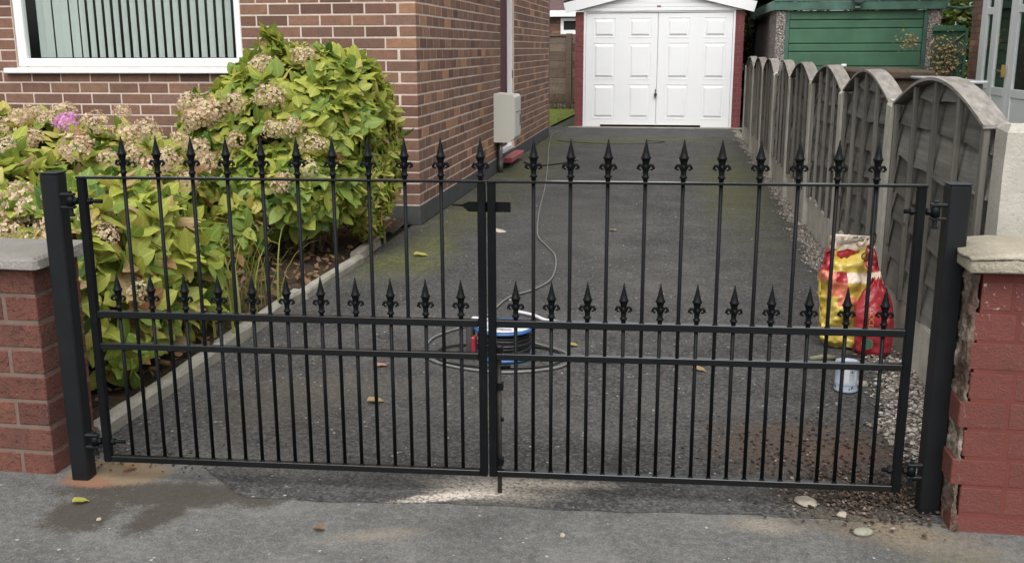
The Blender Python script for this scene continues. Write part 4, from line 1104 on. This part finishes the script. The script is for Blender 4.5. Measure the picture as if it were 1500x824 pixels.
# ------------------------------------------------------------------ plants in the bed
def leaf_geo(wid=.32, droop=.28, fold=.16, curl=0.0, narrow=False, bend=0.0, wav=.02):
    ys = [0, .07, .22, .42, .62, .80, .92, 1.0]; hw = [.02, .50, .88, 1.0, .88, .60, .30, .02]
    vs = []; uv = []; fs = []
    cs = (-1, -.5, 0, .5, 1) if not narrow else (-1, 0, 1)
    for k, (y, h) in enumerate(zip(ys, hw)):
        for c in cs:
            x = wid*h*c; z = -droop*y*y+fold*abs(x)-curl*x*x*2.2+wav*math.sin(k*2.1+c*2.6)*abs(c)
            vs.append((x+bend*y*y, y-.05*abs(c)*h, z)); uv += [c*h, y, 0.0, 1.0]
    n = len(cs)
    for k in range(len(ys)-1):
        for c in range(n-1): a = k*n+c; fs.append((a, a+1, a+n+1, a+n))
    return vs, fs, uv
LG = [leaf_geo(.33, .20, .18, .5), leaf_geo(.31, .40, .28, .9, bend=.08), leaf_geo(.36, .04, .14, .2, bend=-.06), leaf_geo(.32, .28, .36, .2, bend=.05, wav=.035), leaf_geo(.30, .12, .5, .9, bend=-.10)]
NARROW = [leaf_geo(.20, .3, .2, narrow=True), leaf_geo(.17, .5, .3, narrow=True)]
_lm = {}
def leaf_me(gi, mi, narrow=False):
    k = (gi, mi, narrow)
    if k not in _lm:
        v, f, w = (NARROW if narrow else LG)[gi]; _lm[k] = MB().add(v, f, 0, list(w)).mesh('leaf', LEAF[mi], smooth=True)
    return _lm[k]
def head_me(kind, seed, r0=1.0):
    r = random.Random(seed); m = MB(); n = 130; gap = [Vector((r.gauss(0, 1), r.gauss(0, 1), r.gauss(0, 1))).normalized() for _ in range(3)]
    for i in range(n):
        ph = math.acos(1-1.55*(i+.5)/n); th = i*2.39996+r.uniform(-.2, .2)
        d = Vector((math.sin(ph)*math.cos(th), math.sin(ph)*math.sin(th), math.cos(ph)*.82)); nrm = (d+Vector((r.gauss(0, .25), r.gauss(0, .25), r.gauss(0, .25)))).normalized()
        if r.random() < .08 or any((d.normalized()-g_).length < .38 and r.random() < .75 for g_ in gap): continue
        c = d*r.uniform(.78, 1.12)*(1+.12*math.sin(3*th+seed)); a = nrm.cross(Vector((0, 0, 1)) if abs(nrm.z) < .95 else Vector((1, 0, 0))).normalized(); b = nrm.cross(a); rot = r.uniform(0, 1.6); s_ = r.uniform(.14, .21)
        for q in range(4):
            an = rot+q*PI/2; e = a*math.cos(an)+b*math.sin(an); g = a*math.cos(an+PI/2)+b*math.sin(an+PI/2); cu = r.uniform(-.03, .10)
            m.add([c, c+e*s_*.55+g*s_*.42+nrm*cu*.5, c+e*s_+nrm*cu, c+e*s_*.55-g*s_*.42+nrm*cu*.5], [(0, 1, 2, 3)])
    return m.mesh('flower_head', PETAL[kind])
HEADS = {k: [head_me(k, s_) for s_ in range(60, 60+(4 if k == 'tan' else 2))] for k in PETAL}
def inside(p, E, k=1.0):
    for (c, a) in E:
        if ((p.x-c[0])/a[0])**2+((p.y-c[1])/a[1])**2+((p.z-c[2])/a[2])**2 < k: return True
    return False
def basis(d, nn):
    s_ = d.cross(nn).normalized(); n2 = s_.cross(d).normalized(); return s_, d, n2
def in_view(p):
    d = p-CAMLOC; q = cam.matrix_world.to_3x3().transposed() @ d
    if q.z > -.1: return None
    return 750+1474.3*q.x/-q.z, 412-1474.3*q.y/-q.z
def shrub(name, base, label, E, dens, L0, pal, heads, seed, narrow=False, whorl=5, up=.45, fill=.35, zmin=.10, group=None, nsingle=300):
    root = thing(name, base, label, 'shrub', group); r = random.Random(seed); leaves = []
    def pick(h):
        w = pal(h, r); t = r.random()*sum(w)
        for i, x in enumerate(w):
            t -= x
            if t <= 0: return i
        return 0
    shoots = []
    for ei, (c, a) in enumerate(E):
        area = 4*PI*(((a[0]*a[1])**1.6+(a[0]*a[2])**1.6+(a[1]*a[2])**1.6)/3)**(1/1.6)
        for i in range(int(area*dens)):
            d = Vector((r.gauss(0, 1), r.gauss(0, 1), r.gauss(0, 1))).normalized()
            lump = 1+.10*mnoise.noise(Vector((d.x*2.3+ei*5, d.y*2.3, d.z*2.3+seed)))+r.gauss(0, .035)
            p = Vector((c[0]+d.x*a[0]*lump, c[1]+d.y*a[1]*lump, c[2]+d.z*a[2]*lump))
            if p.z < zmin: continue
            if inside(p, [e for j, e in enumerate(E) if j != ei], .90): continue
            n = Vector((d.x/a[0], d.y/a[1], d.z/a[2])).normalized(); n = (n+Vector((0, 0, up))+Vector((r.gauss(0, .18), r.gauss(0, .18), r.gauss(0, .18)))).normalized()
            shoots.append((p, n, 1.0))
            if r.random() < fill: shoots.append((p-Vector((d.x*a[0], d.y*a[1], d.z*a[2]))*r.uniform(.12, .35), n, .9))
    for (p, n, k) in shoots:
        e1 = n.orthogonal().normalized(); e2 = n.cross(e1); a0 = r.uniform(0, 6.3); cnt = whorl+r.choice((-1, 0, 0, 1)); mi0 = pick(p.z)
        for q in range(cnt):
            an = a0+q*2*PI/cnt+r.gauss(0, .22); rad = e1*math.cos(an)+e2*math.sin(an); tl = r.gauss(1.10, .42)
            d = (n*math.cos(tl)+rad*math.sin(tl)).normalized(); L = L0*r.uniform(.50, 1.25)*k
            s_, dd, n2 = basis(d, n); mi = mi0 if r.random() < .6 else pick(p.z)
            M4 = Matrix((s_*L, dd*L, n2*L)).transposed().to_4x4(); M4.translation = p+n*r.uniform(-.03, .0)
            ctr = M4.translation+dd*L*.5; v = CAMLOC-ctr; sc_ = abs(n2.dot(v.normalized()))*L*L/v.length_squared
            px = in_view(ctr)
            if px is None or not (0 < px[0] < 1500 and 0 < px[1] < 824) or n.dot(v.normalized()) < .05 or k < 1: sc_ = -1
            leaves.append((sc_, M4, r.randrange(2 if narrow else 5), mi))
    leaves.sort(key=lambda t: -t[0])
    for (sc_, M4, gi, mi) in leaves[:nsingle]:
        put('leaf', leaf_me(gi, mi, narrow), root, mw=M4)
    m = MB()
    for (sc_, M4, gi, mi) in leaves[nsingle:]:
        v, f, w = (NARROW if narrow else LG)[gi]; m.add([M4 @ Vector(x) for x in v], f, mi, w)
    tag(m.build('foliage', LEAF, root, True), kind='stuff')
    m = MB()
    for i in range(0 if narrow else 26):
        p, n, k = r.choice(shoots); b = Vector(base)+Vector((r.gauss(0, .12), r.gauss(0, .12), 0)); mid = b.lerp(p, .5)+Vector((0, 0, .08))
        m.tube([b, mid, p-n*.02], [.006, .0045, .003], 5)
    if narrow: m.tube([Vector(base), Vector(base)+Vector((-.02, .03, .35)), Vector(base)+Vector((-.05, .05, .75))], [.010, .008, .004], 6)
    m.build('stems', MAT['stem'], root)
    for (x, y, z, rad, kind) in heads:
        n = (Vector((x, y, z))-Vector(base)); n.z = max(n.z, .3); n = (n.normalized()+Vector((0, -.5, .5))).normalized()
        q = n.to_track_quat('Z', 'Y').to_matrix() @ Matrix.Rotation(r.uniform(0, 6.3), 3, 'Z')
        rad *= r.uniform(.84, 1.04); M4 = (q @ Matrix.Diagonal((rad, rad*r.uniform(.85, 1.1), rad*r.uniform(.7, .95)))).to_4x4(); M4.translation = (x, y, z)
        put('flower_head', r.choice(HEADS[kind]), root, mw=M4)
    return root
# flower heads: position, radius, kind
HA = [(-2.069, 2.943, 0.700, 0.080, 'tan'), (-2.085, 2.850, 0.626, 0.065, 'tan'), (-1.957, 2.909, 0.641, 0.057, 'tan'), (-1.958, 2.845, 0.576, 0.065, 'tan'), (-1.895, 2.981, 0.642, 0.058, 'tan'), (-1.841, 3.005, 0.594, 0.054, 'tan'), (-2.024, 2.798, 0.540, 0.060, 'tan'), (-1.759, 3.041, 0.403, 0.046, 'cream'), (-1.946, 3.014, 0.692, 0.045, 'tan')]
HBK = [(-3.278, 4.626, 0.816, 0.075, 'tan'), (-3.172, 4.596, 0.752, 0.068, 'tan'), (-3.178, 4.790, 0.840, 0.070, 'tan'), (-2.956, 4.108, 0.767, 0.061, 'tan'), (-3.02, 4.70, 0.835, 0.072, 'pink'), (-2.806, 4.421, 0.739, 0.078, 'tan'), (-2.797, 4.598, 0.839, 0.067, 'tan'), (-3.237, 5.039, 0.877, 0.066, 'tan'), (-3.263, 4.808, 0.873, 0.064, 'tan'), (-2.586, 4.536, 0.796, 0.066, 'tan'), (-2.537, 4.610, 0.807, 0.060, 'tan'), (-2.394, 4.518, 0.670, 0.072, 'tan'), (-2.432, 4.452, 0.644, 0.065, 'tan'), (-2.345, 4.743, 0.697, 0.075, 'tan'), (-2.306, 4.730, 0.648, 0.062, 'tan'), (-2.525, 4.443, 0.708, 0.058, 'tan'), (-2.406, 4.694, 0.752, 0.054, 'tan'), (-2.616, 4.387, 0.690, 0.058, 'tan'), (-2.313, 4.551, 0.578, 0.053, 'tan'), (-2.272, 4.926, 0.316, 0.054, 'white'), (-2.741, 4.760, 0.879, 0.048, 'tan'), (-3.285, 4.726, 0.860, 0.063, 'tan')]
HC = [(-2.542, 5.258, 0.869, 0.098, 'tan'), (-2.589, 5.223, 0.815, 0.082, 'tan'), (-2.333, 5.196, 0.910, 0.074, 'tan'), (-2.124, 5.164, 0.948, 0.095, 'tan'), (-2.455, 5.240, 0.852, 0.075, 'tan'), (-2.234, 5.339, 1.105, 0.075, 'tan'), (-2.027, 5.442, 1.159, 0.076, 'tan'), (-2.092, 5.106, 0.780, 0.073, 'tan'), (-1.984, 5.123, 0.791, 0.065, 'tan'), (-1.892, 5.149, 0.700, 0.073, 'tan'), (-2.013, 4.963, 0.503, 0.057, 'tan'), (-1.997, 4.975, 0.530, 0.046, 'tan'), (-1.882, 5.042, 0.581, 0.057, 'cream'), (-2.711, 5.403, 0.897, 0.070, 'tan'), (-2.373, 5.151, 0.602, 0.059, 'tan'), (-2.324, 5.145, 0.713, 0.059, 'tan')]
def pal_front(h, r): return (4, 3.0, 1.2, .35, .45, .5)
def pal_back(h, r): return (4, 2.8, 1.2, .3, .45, .5)
def pal_big(h, r): return (6, 3.6, .7, .03, .08, .5) if h > .55 else (3, 5, .4, .03, .1, 1.2)
def pal_privet(h, r): return (4, 2, 2.2, .1, .8, .3)
EA = [((-2.08, 3.08, .33), (.31, .34, .38)), ((-2.14, 3.62, .32), (.34, .36, .37)), ((-2.62, 3.30, .38), (.45, .5, .42)), ((-2.42, 4.05, .28), (.34, .35, .34))]
EB = [((-2.85, 4.80, .40), (.44, .42, .38)), ((-3.45, 4.9, .43), (.55, .5, .42)), ((-4.2, 5.0, .45), (.6, .5, .44)), ((-3.2, 4.2, .37), (.5, .45, .40)), ((-2.27, 4.95, .24), (.13, .13, .15))]
EC = [((-2.16, 5.62, .74), (.46, .45, .43)), ((-2.50, 5.62, .60), (.36, .42, .36)), ((-2.12, 5.38, .46), (.38, .34, .27)), ((-1.99, 5.68, .88), (.32, .34, .28)), ((-2.26, 5.5, 1.20), (.055, .055, .08))]
ED = [((-1.79, 5.92, .62), (.16, .26, .40)), ((-1.77, 5.72, .36), (.12, .2, .26))]
shrub('hydrangea', (-2.2, 3.5, .03), 'yellowing hydrangea with dried flower heads just behind the left gate', EA, 210, .098, pal_front, HA, 101)
shrub('hydrangea', (-3.3, 4.8, .03), 'hydrangea under the window, with tan dried heads and one pink bloom', EB, 170, .10, pal_back, HBK, 102)
shrub('hydrangea', (-2.15, 5.6, .03), 'tall green hydrangea in front of the house corner', EC, 260, .098, pal_big, HC, 103, zmin=.2)
shrub('privet_shrub', (-1.72, 5.85, .03), 'narrow pale green shrub hugging the right side of the tall hydrangea', ED, 620, .066, pal_privet, [], 104, narrow=True, whorl=6, up=.0, zmin=.06)
# long blades growing among the front hydrangea
m = MB(); r = random.Random(77)
for i in range(110):
    b = Vector((-1.95+r.gauss(0, .10), 4.0+r.gauss(0, .22), .04)); a = r.uniform(0, 6.3); L = r.uniform(.35, .6); sp = r.uniform(.08, .26); w = .006
    d = Vector((math.cos(a), math.sin(a), 0)); s_ = Vector((-d.y, d.x, 0))*w; vs = []; fs = []
    for k in range(6):
        t = k/5; p = b+d*sp*t*t*1.4+Vector((0, 0, L*(t-.35*t*t*t))); ww = s_*(1-t*.95); vs += [p-ww, p+ww]
    for k in range(5): fs.append((2*k, 2*k+1, 2*k+3, 2*k+2))
    m.add(vs, fs)
tag(m.build('grass_clump', MAT['blade'], None, True), 'clump of long pale grass blades among the front hydrangea', 'grass', kind='stuff')
# dead leaf litter on the soil
m = MB(); r = random.Random(78)
for i in range(900):
    x = r.uniform(-2.6, -1.80); y = r.uniform(2.75, 6.5); z = .05+.05*mnoise.noise((x*1.3, y*1.3, 3))+.012
    a = r.uniform(0, 6.3); L = r.uniform(.02, .06); q = Matrix.Rotation(a, 3, 'Z') @ Matrix.Rotation(r.gauss(0, .4), 3, 'X') @ Matrix.Rotation(r.gauss(0, .4), 3, 'Y')
    v, f, w = LG[r.randrange(4)] if r.random() < .6 else NARROW[r.randrange(2)]
    m.add([q @ (Vector(p)*L)+Vector((x, y, z)) for p in v], f)
tag(m.build('leaf_litter', MAT['drylitter'], None, True), 'dead brown leaves lying on the soil of the bed', 'leaf litter', kind='stuff')

# ------------------------------------------------------------------ cable reel and cable
rl = thing('cable_reel', (-.632, 3.775, .004), 'blue and black cable reel lying on the drive behind the gates', 'cable reel')
c = (-.632, 3.775, .004)
MB().lathe([(.118, .0), (.122, .004), (.122, .012), (.112, .016), (.03, .016)], c, 36).build('bottom_flange', MAT['blue'], rl, True)
m = MB()
for i in range(7):
    pts = [(c[0]+(.098+.004*(i % 2))*math.cos(a/24*2*PI), c[1]+(.098+.004*(i % 2))*math.sin(a/24*2*PI), c[2]+.024+.0118*i+.003*math.sin(a/24*2*PI+i)) for a in range(25)]
    m.tube(pts, .0068, 7)
m.lathe([(.092, .016), (.092, .105)], c, 24)
m.build('wound_cable', MAT['cable_black'], rl, True)
tf = MB().lathe([(.03, .108), (.112, .108), (.122, .112), (.122, .118), (.112, .122), (.03, .122)], c, 36).build('top_flange', MAT['blue'], rl, True)
q = MB(); n = 24
vs = [(c[0], c[1], c[2]+.1235)]+[(c[0]+.108*math.cos(R(150+210*i/n)), c[1]+.108*math.sin(R(150+210*i/n)), c[2]+.1235) for i in range(n+1)]
q.add(vs, [(0, i+1, i+2) for i in range(n)]); q.build('paper_label', MAT['label'], tf)
q = MB()
for (x, y, w, h) in ((-.03, -.055, .030, .004), (.018, -.06, .022, .004), (-.02, -.070, .026, .004), (.02, -.075, .02, .003), (-.03, -.04, .016, .006)): q.box(c[0]+x-w, c[0]+x+w, c[1]+y-h, c[1]+y+h, c[2]+.1238, c[2]+.1243)
q.build('print', MAT['label_grey'], tf)
q = MB(); vs = [(c[0], c[1], c[2]+.1232)]+[(c[0]+.112*math.cos(R(-50+110*i/n)), c[1]+.112*math.sin(R(-50+110*i/n)), c[2]+.1232) for i in range(n+1)]
q.add(vs, [(0, i+1, i+2) for i in range(n)]); q.build('blue_label', MAT['blue_pale'], tf)
m = MB().lathe([(.03, .122), (.03, .132), (.012, .134)], c, 16).build('hub', MAT['greyplastic'], rl, True)
MB().box(c[0]-.150, c[0]-.122, c[1]-.03, c[1]+.03, .004, .135, ch=.006).build('stand', MAT['greyplastic'], rl)
MB().box(c[0]-.117, c[0]-.099, c[1]-.10, c[1]-.06, .03, .10, ch=.006).build('socket', MAT['redplastic'], rl)
m = MB().tube([(c[0]-.14, c[1], .13), (c[0]-.12, c[1]-.02, .155), (c[0]-.06, c[1]-.05, .16)], .009, 8).build('handle', MAT['label'], rl, True)
def smooth_path(pts, n=8):
    P = [Vector(p) for p in pts]; out = []
    for i in range(len(P)-1):
        p0, p1, p2, p3 = P[max(i-1, 0)], P[i], P[i+1], P[min(i+2, len(P)-1)]
        for k in range(n):
            t = k/n; out.append(.5*((2*p1)+(p2-p0)*t+(2*p0-5*p1+4*p2-p3)*t*t+(3*p1-p0-3*p2+p3)*t**3))
    out.append(P[-1]); return out
z = .009
run = [(-1.60, 14.6, z), (-1.68, 14.2, z), (-1.51, 12.4, z), (-1.29, 10.5, z), (-1.09, 8.67, z), (-.965, 7.35, z), (-.85, 6.4, z), (-.75, 6.04, z), (-.66, 5.74, z), (-.615, 5.37, z), (-.612, 5.08, z), (-.67, 4.87, z), (-.765, 4.69, z), (-.80, 4.4, z), (-.83, 4.22, z), (-.93, 4.05, z), (-.97, 3.91, z), (-.93, 3.70, z), (-.81, 3.59, z), (-.60, 3.545, z), (-.42, 3.62, z), (-.37, 3.72, z), (-.405, 3.84, z), (-.52, 3.93, z), (-.66, 3.96, .03), (-.71, 3.87, .06)]
tag(MB().tube(smooth_path(run), .0052, 7).build('extension_cable', MAT['cable'], None, True), 'long grey cable snaking down the drive from the house to the reel', 'cable')
tag(MB().tube(smooth_path([(-.70, 4.44, .01), (-.60, 4.37, .012), (-.53, 4.29, .012), (-.44, 4.265, .011)]), .008, 8).build('hose', MAT['label'], None, True), 'short pale hose lying on the drive behind the cable reel', 'hose')
pts = [(c[0]+.255*math.cos(a)-.02, c[1]+.16*math.sin(a)-.02, .008+.004*math.sin(3*a)) for a in [R(100+330*i/40) for i in range(41)]]
tag(MB().tube(pts, .005, 7).build('cable_coil', MAT['cable_black'], None, True), 'loose black cable loop round the foot of the reel', 'cable')
tag(MB().tube(smooth_path([(-1.55, 10.6, .01), (-1.40, 10.3, .01), (-1.15, 10.55, .01), (-1.02, 10.9, .01)]), .009, 7).build('dark_hose', MAT['cable_black'], None, True), 'short dark hose lying by the red doorstep of the side door', 'hose')
tag(MB().tube(smooth_path([(-1.5, 13.2, .01), (-1.0, 12.9, .01), (-.4, 12.9, .01), (-.1, 13.2, .01), (-.35, 13.35, .01)]), .004, 6).build('dark_hose', MAT['cable_black'], None, True), 'long dark hose looped across the drive in front of the garage', 'hose')

# ------------------------------------------------------------------ bags, paint tin, brush
def crumple_bag(cx, cy, z0, w, d, h, seed, mats, pick, lean=(0, 0), top_pinch=.55, amp=.02):
    nU, nV = 72, 64; vs = []; fs = []; mi = []
    for j in range(nV+1):
        t = j/nV; zz = h*t; prof = (1-abs(2*t-1)**5)**.5 if t < .5 else (1-.06*t)
        th = d*(.25+.75*math.sin(PI*min(1, max(.0, t*.93+.05)))**.6); th *= (1-top_pinch*max(0, (t-.6)/.4))
        ww = w*(.80+.20*math.sin(PI*min(1, t*1.1))**.5)
        if t < .06: ww *= .86+.14*t/.06; th *= .7+.3*t/.06
        for i in range(nU):
            a = 2*PI*i/nU; ca, sa = math.cos(a), math.sin(a)
            x = ww/2*math.copysign(abs(ca)**.75, ca); y = th/2*math.copysign(abs(sa)**.8, sa)
            q = Vector((x*14+seed, y*14, zz*9)); dn = mnoise.noise(q)*amp*.8+(.5-abs(mnoise.noise(q*1.6)))*amp*.7+(.5-abs(mnoise.noise(q*3.7)))*amp*.4-amp*.4
            wv = .018*math.sin(i*.9+seed)*max(0, (t-.85)/.15)
            vs.append((cx+x*(1+dn*2.5)+lean[0]*t, cy+y+dn*(1 if sa > 0 else -1)+lean[1]*t, z0+zz+wv+dn*.3))
    for j in range(nV):
        for i in range(nU):
            fs.append((j*nU+i, j*nU+(i+1) % nU, (j+1)*nU+(i+1) % nU, (j+1)*nU+i))
            a = 2*PI*(i+.5)/nU; mi.append(pick(math.cos(a), math.sin(a), (j+.5)/nV))
    fs.append(tuple(range(nU-1, -1, -1))); mi.append(0); fs.append(tuple(range(nV*nU, nV*nU+nU))); mi.append(pick(0, 0, 1))
    m = MB(); m.v = vs; m.f = fs; m.mi = mi; return m
def film(name, c, rough=.3):
    s = NT(name); v = s.obj(); n = s.noise(v, 22, 4); s.bump(n, .5, .012)
    return s.done(s.mix(s.rng(n, .45, .75, 0, .35), c, tuple(min(1, x*1.5+.06) for x in c)), rough, .5)
BY, BR, BW, BO = film('yellow_film', (.52, .39, .075)), film('red_film', (.33, .022, .030)), film('clear_pale_film', (.60, .50, .40), .2), film('orange_red_film', (.55, .16, .09))
def pk1(ca, sa, t):
    if sa > .2: return 1 if t < .9 else 2
    if t > .93: return 2
    if t > .72: return 0 if -.55 < ca < .5 else 1
    if t > .63: return 2 if ca > -.1 else (1 if ca > -.45 else 3)
    if t > .50: return 3 if (ca < -.05 and ca > -.75) else (0 if ca < .45 else 2)
    if t > .40: return 3 if -.35 < ca < .1 else 0
    return 0 if ca < .65 else 1
bg1 = thing('plastic_sack', (.73, 4.10, 0), 'crumpled yellow and red plastic sack leaning on the fence', 'sack', 'plastic sacks by the fence')
m = crumple_bag(.725, 4.10, .004, .235, .13, .44, 3.3, None, pk1, (-.005, .02), .55, .060)
m.build('film', [BY, BR, BW, BO], bg1, True)
m = MB(); cx, cy, cz = .757, 4.032, .392
ring = [(cx+.011*math.cos(a), cy, cz+.012*math.sin(a)) for a in [2*PI*i/14 for i in range(15)]]
m.tube(ring, .003, 5); m.build('eyelet', MAT['bark'], bg1)
m = MB()
for (dx, dz, L) in ((-.06, .27, .05), (-.075, .20, .06), (-.07, .13, .05), (.0, .10, .05)): m.box(.725+dx-L/2, .725+dx+L/2, 4.026, 4.03, dz, dz+.006)
bg2 = thing('plastic_sack', (.805, 4.02, 0), 'rounded dark red plastic sack with yellow lettering, in front of the yellow sack', 'sack', 'plastic sacks by the fence')
m = crumple_bag(.808, 3.995, .004, .150, .10, .295, 8.1, None, lambda ca, sa, t: 0, (-.005, .02), .75, .016)
for i, v in enumerate(m.v):
    t = v[2]/.295
    if t > .45: k = max(.30, math.sqrt(max(.02, 1-((t-.45)/.575)**2.4))); m.v[i] = (.806+(v[0]-.806)*k, v[1], v[2])
m.build('film', [BR], bg2, True)
def lettering(txt, size, mw, mat, parent, name='lettering'):
    cu = bpy.data.curves.new(name, 'FONT'); cu.body = txt; cu.size = size; cu.extrude = .0006; cu.align_x = 'CENTER'; cu.align_y = 'CENTER'
    t = bpy.data.objects.new(name, cu); COL.objects.link(t); bpy.context.view_layer.update()
    me = bpy.data.meshes.new_from_object(t.evaluated_get(bpy.context.evaluated_depsgraph_get())); bpy.data.objects.remove(t)
    me.name = name; me.materials.clear(); me.materials.append(mat)
    return put(name, me, parent, mw=mw)
YL = simple('yellow_print', (.55, .30, .08), .5, .1)
M4 = Matrix.Translation((.783, 3.944, .165)) @ Matrix.Rotation(R(90), 4, 'X') @ Matrix.Rotation(R(-90), 4, 'Z')
lettering('COCE', .026, M4, YL, bg2)
MB().lathe([(.020, 0), (.020, .002)], (0, 0, 0), 18)
m = MB(); n = 18
for rr, yy, mi in ((.0235, 3.9455, 0), (.018, 3.9445, 1)):
    m.add([(.775+rr*math.cos(2*PI*i/n), yy, .062+rr*math.sin(2*PI*i/n)) for i in range(n)], [tuple(range(n))], mi)
m.build('round_emblem', [MAT['lattice'], MAT['green']], bg2)
tin = thing('paint_tin', (.636, 3.545, .004), 'open pale blue and white paint tin standing on the drive inside the right gate', 'tin')
c = (.636, 3.545, .004)
m = MB().lathe([(.038, 0), (.0415, .002), (.0415, .006), (.040, .010), (.0395, .026)], c, 28, 0, False); m.lathe([(.0395, .026), (.0410, .029), (.0395, .032), (.0395, .092), (.0415, .096), (.0420, .104), (.0405, .106), (.0375, .104), (.0375, .02)], c, 28, 0, False)
m.build('can', upvc('pale_blue_tin', (.34, .39, .46), .4), tin, True)
MB().lathe([(.0001, .03), (.0374, .03), (.0374, .090), (.0366, .090), (.0366, .031), (.0001, .031)], c, 20, 0, False).build('black_paint', MAT['black'], tin, True)
m = MB()
for a, z0, z1, w in ((-100, .040, .090, 26), (-52, .045, .085, 14)):
    vs = []; fs = []
    for i in range(7):
        an = R(a-w/2+w*i/6); vs += [(c[0]+.0399*math.cos(an), c[1]+.0399*math.sin(an), z0), (c[0]+.0399*math.cos(an), c[1]+.0399*math.sin(an), z1)]
    for i in range(6): fs.append((2*i, 2*i+2, 2*i+3, 2*i+1))
    m.add(vs, fs)
m.build('paper_label', MAT['label'], tin)
m = MB(); r = random.Random(4)
for i in range(14):
    an = R(r.uniform(-170, -10)); z = r.choice((r.uniform(.02, .03), r.uniform(.08, .11))); m.tube([(c[0]+.0402*math.cos(an), c[1]+.0402*math.sin(an), z), (c[0]+.0404*math.cos(an), c[1]+.0404*math.sin(an), z-r.uniform(.004, .012))], .0016, 5)
m.build('paint_drip', MAT['black'], tin)
br = thing('paint_brush', (.66, 3.86, .004), 'paint brush lying on the ground between the paint tin and the sacks', 'brush')
MB().tube([(.545, 3.82, .030), (.60, 3.838, .034), (.64, 3.852, .028)], [.008, .012, .010], 8).build('handle', MAT['lattice'], br, True)
MB().box(.64, .672, 3.830, 3.877, .006, .034, ch=.003).build('ferrule', MAT['greyplastic'], br)
MB().box(.672, .745, 3.826, 3.886, .005, .036, ch=.004).build('bristles', MAT['cable_black'], br)

# ------------------------------------------------------------------ single stones and fallen leaves
def rock(loc, sx, sy, sz, seed, mat, label, group):
    bm = bmesh.new(); bmesh.ops.create_icosphere(bm, subdivisions=3, radius=1)
    for v in bm.verts:
        n = mnoise.noise(v.co*1.3+Vector((seed, 0, 0)))*.22+mnoise.noise(v.co*3.5+Vector((0, seed, 0)))*.10
        p = v.co*(1+n); v.co = Vector((p.x*sx, p.y*sy, max(-.5, p.z)*sz))
    me = bpy.data.meshes.new('stone'); bm.to_mesh(me); bm.free(); me.materials.append(mat); me.polygons.foreach_set('use_smooth', [True]*len(me.polygons))
    o = bpy.data.objects.new('stone', me); COL.objects.link(o); o.location = loc; o.rotation_euler = (0, 0, seed if sx < .03 else 0.2); tag(o, label, 'stone', group)
rock((.385, 2.585, .006), .031, .030, .009, 0.1, MAT['stone_pale'], 'flat oval pale stone on the ground under the right gate', 'loose stones')
rock((.466, 2.516, .007), .012, .016, .008, 2.1, MAT['stone_pale'], 'small pale pebble between the oval stone and the right post', 'loose stones')
rock((.502, 2.428, .006), .026, .018, .010, 3.5, MAT['stone_grey'], 'mossy grey flat stone in front of the right post', 'loose stones')
rock((-1.437, 2.205, .004), .007, .006, .005, 4.2, MAT['stone_pale'], 'tiny white stone on the damp patch in front of the left wall', 'loose stones')
rock((-.24, 2.30, .004), .008, .007, .006, 5.0, MAT['stone_pale'], 'tiny white stone on the pavement right of centre', 'loose stones')
rock((.70, 3.60, .010), .022, .018, .014, 6.3, MAT['stone_pale'], 'pale stone lump in the gravel right of the paint tin', 'loose stones')
def fallen(loc, L, rz, mi, label, tilt=.12, geo=3):
    v, f, w = LG[geo]; me = MB().add([(x*L, y*L, z*L) for x, y, z in v], f).mesh('fallen_leaf', mi, smooth=True)
    o = bpy.data.objects.new('fallen_leaf', me); COL.objects.link(o); o.location = (loc[0], loc[1], loc[2]+.3*L*.4+.006); o.rotation_euler = (tilt, .1, rz); tag(o, label, 'leaf', 'fallen leaves')
fallen((-1.01, 3.16, 0), .06, -1.2, LEAF[4], 'curled tan leaf on the drive behind the left gate')
fallen((-1.09, 3.55, 0), .045, -.9, leaf_mat('leaf_pinkish', (.50, .26, .18), (.62, .38, .30)), 'pinkish dead leaf further up behind the left gate')
fallen((-1.56, 2.28, 0), .042, -1.0, LEAF[2], 'yellow leaf on the damp pavement by the left post')
fallen((.10, 3.70, 0), .055, -1.9, LEAF[4], 'pale leaf on the drive behind the right gate')
fallen((-1.17, 6.5, 0), .12, -1.4, leaf_mat('leaf_bleached', (.58, .52, .42), (.70, .64, .54)), 'long bleached leaf on the drive by the house plinth', .1, 1)
fallen((-1.48, 5.62, 0), .09, -1.3, LEAF[2], 'pale yellow leaf on the mossy tarmac by the bed corner')
fallen((-.36, 6.6, 0), .07, .6, LEAF[4], 'tan leaf in the middle of the drive')
fallen((-.84, 2.23, 0), .035, 1.2, LEAF[3], 'small brown leaf on the pavement left of centre')
fallen((-1.53, 2.50, 0), .035, -.5, LEAF[3], 'small brown leaf at the foot of the left post')
fallen((-.40, 3.93, 0), .05, -1.2, LEAF[2], 'yellowish leaf lying beside the cable reel')
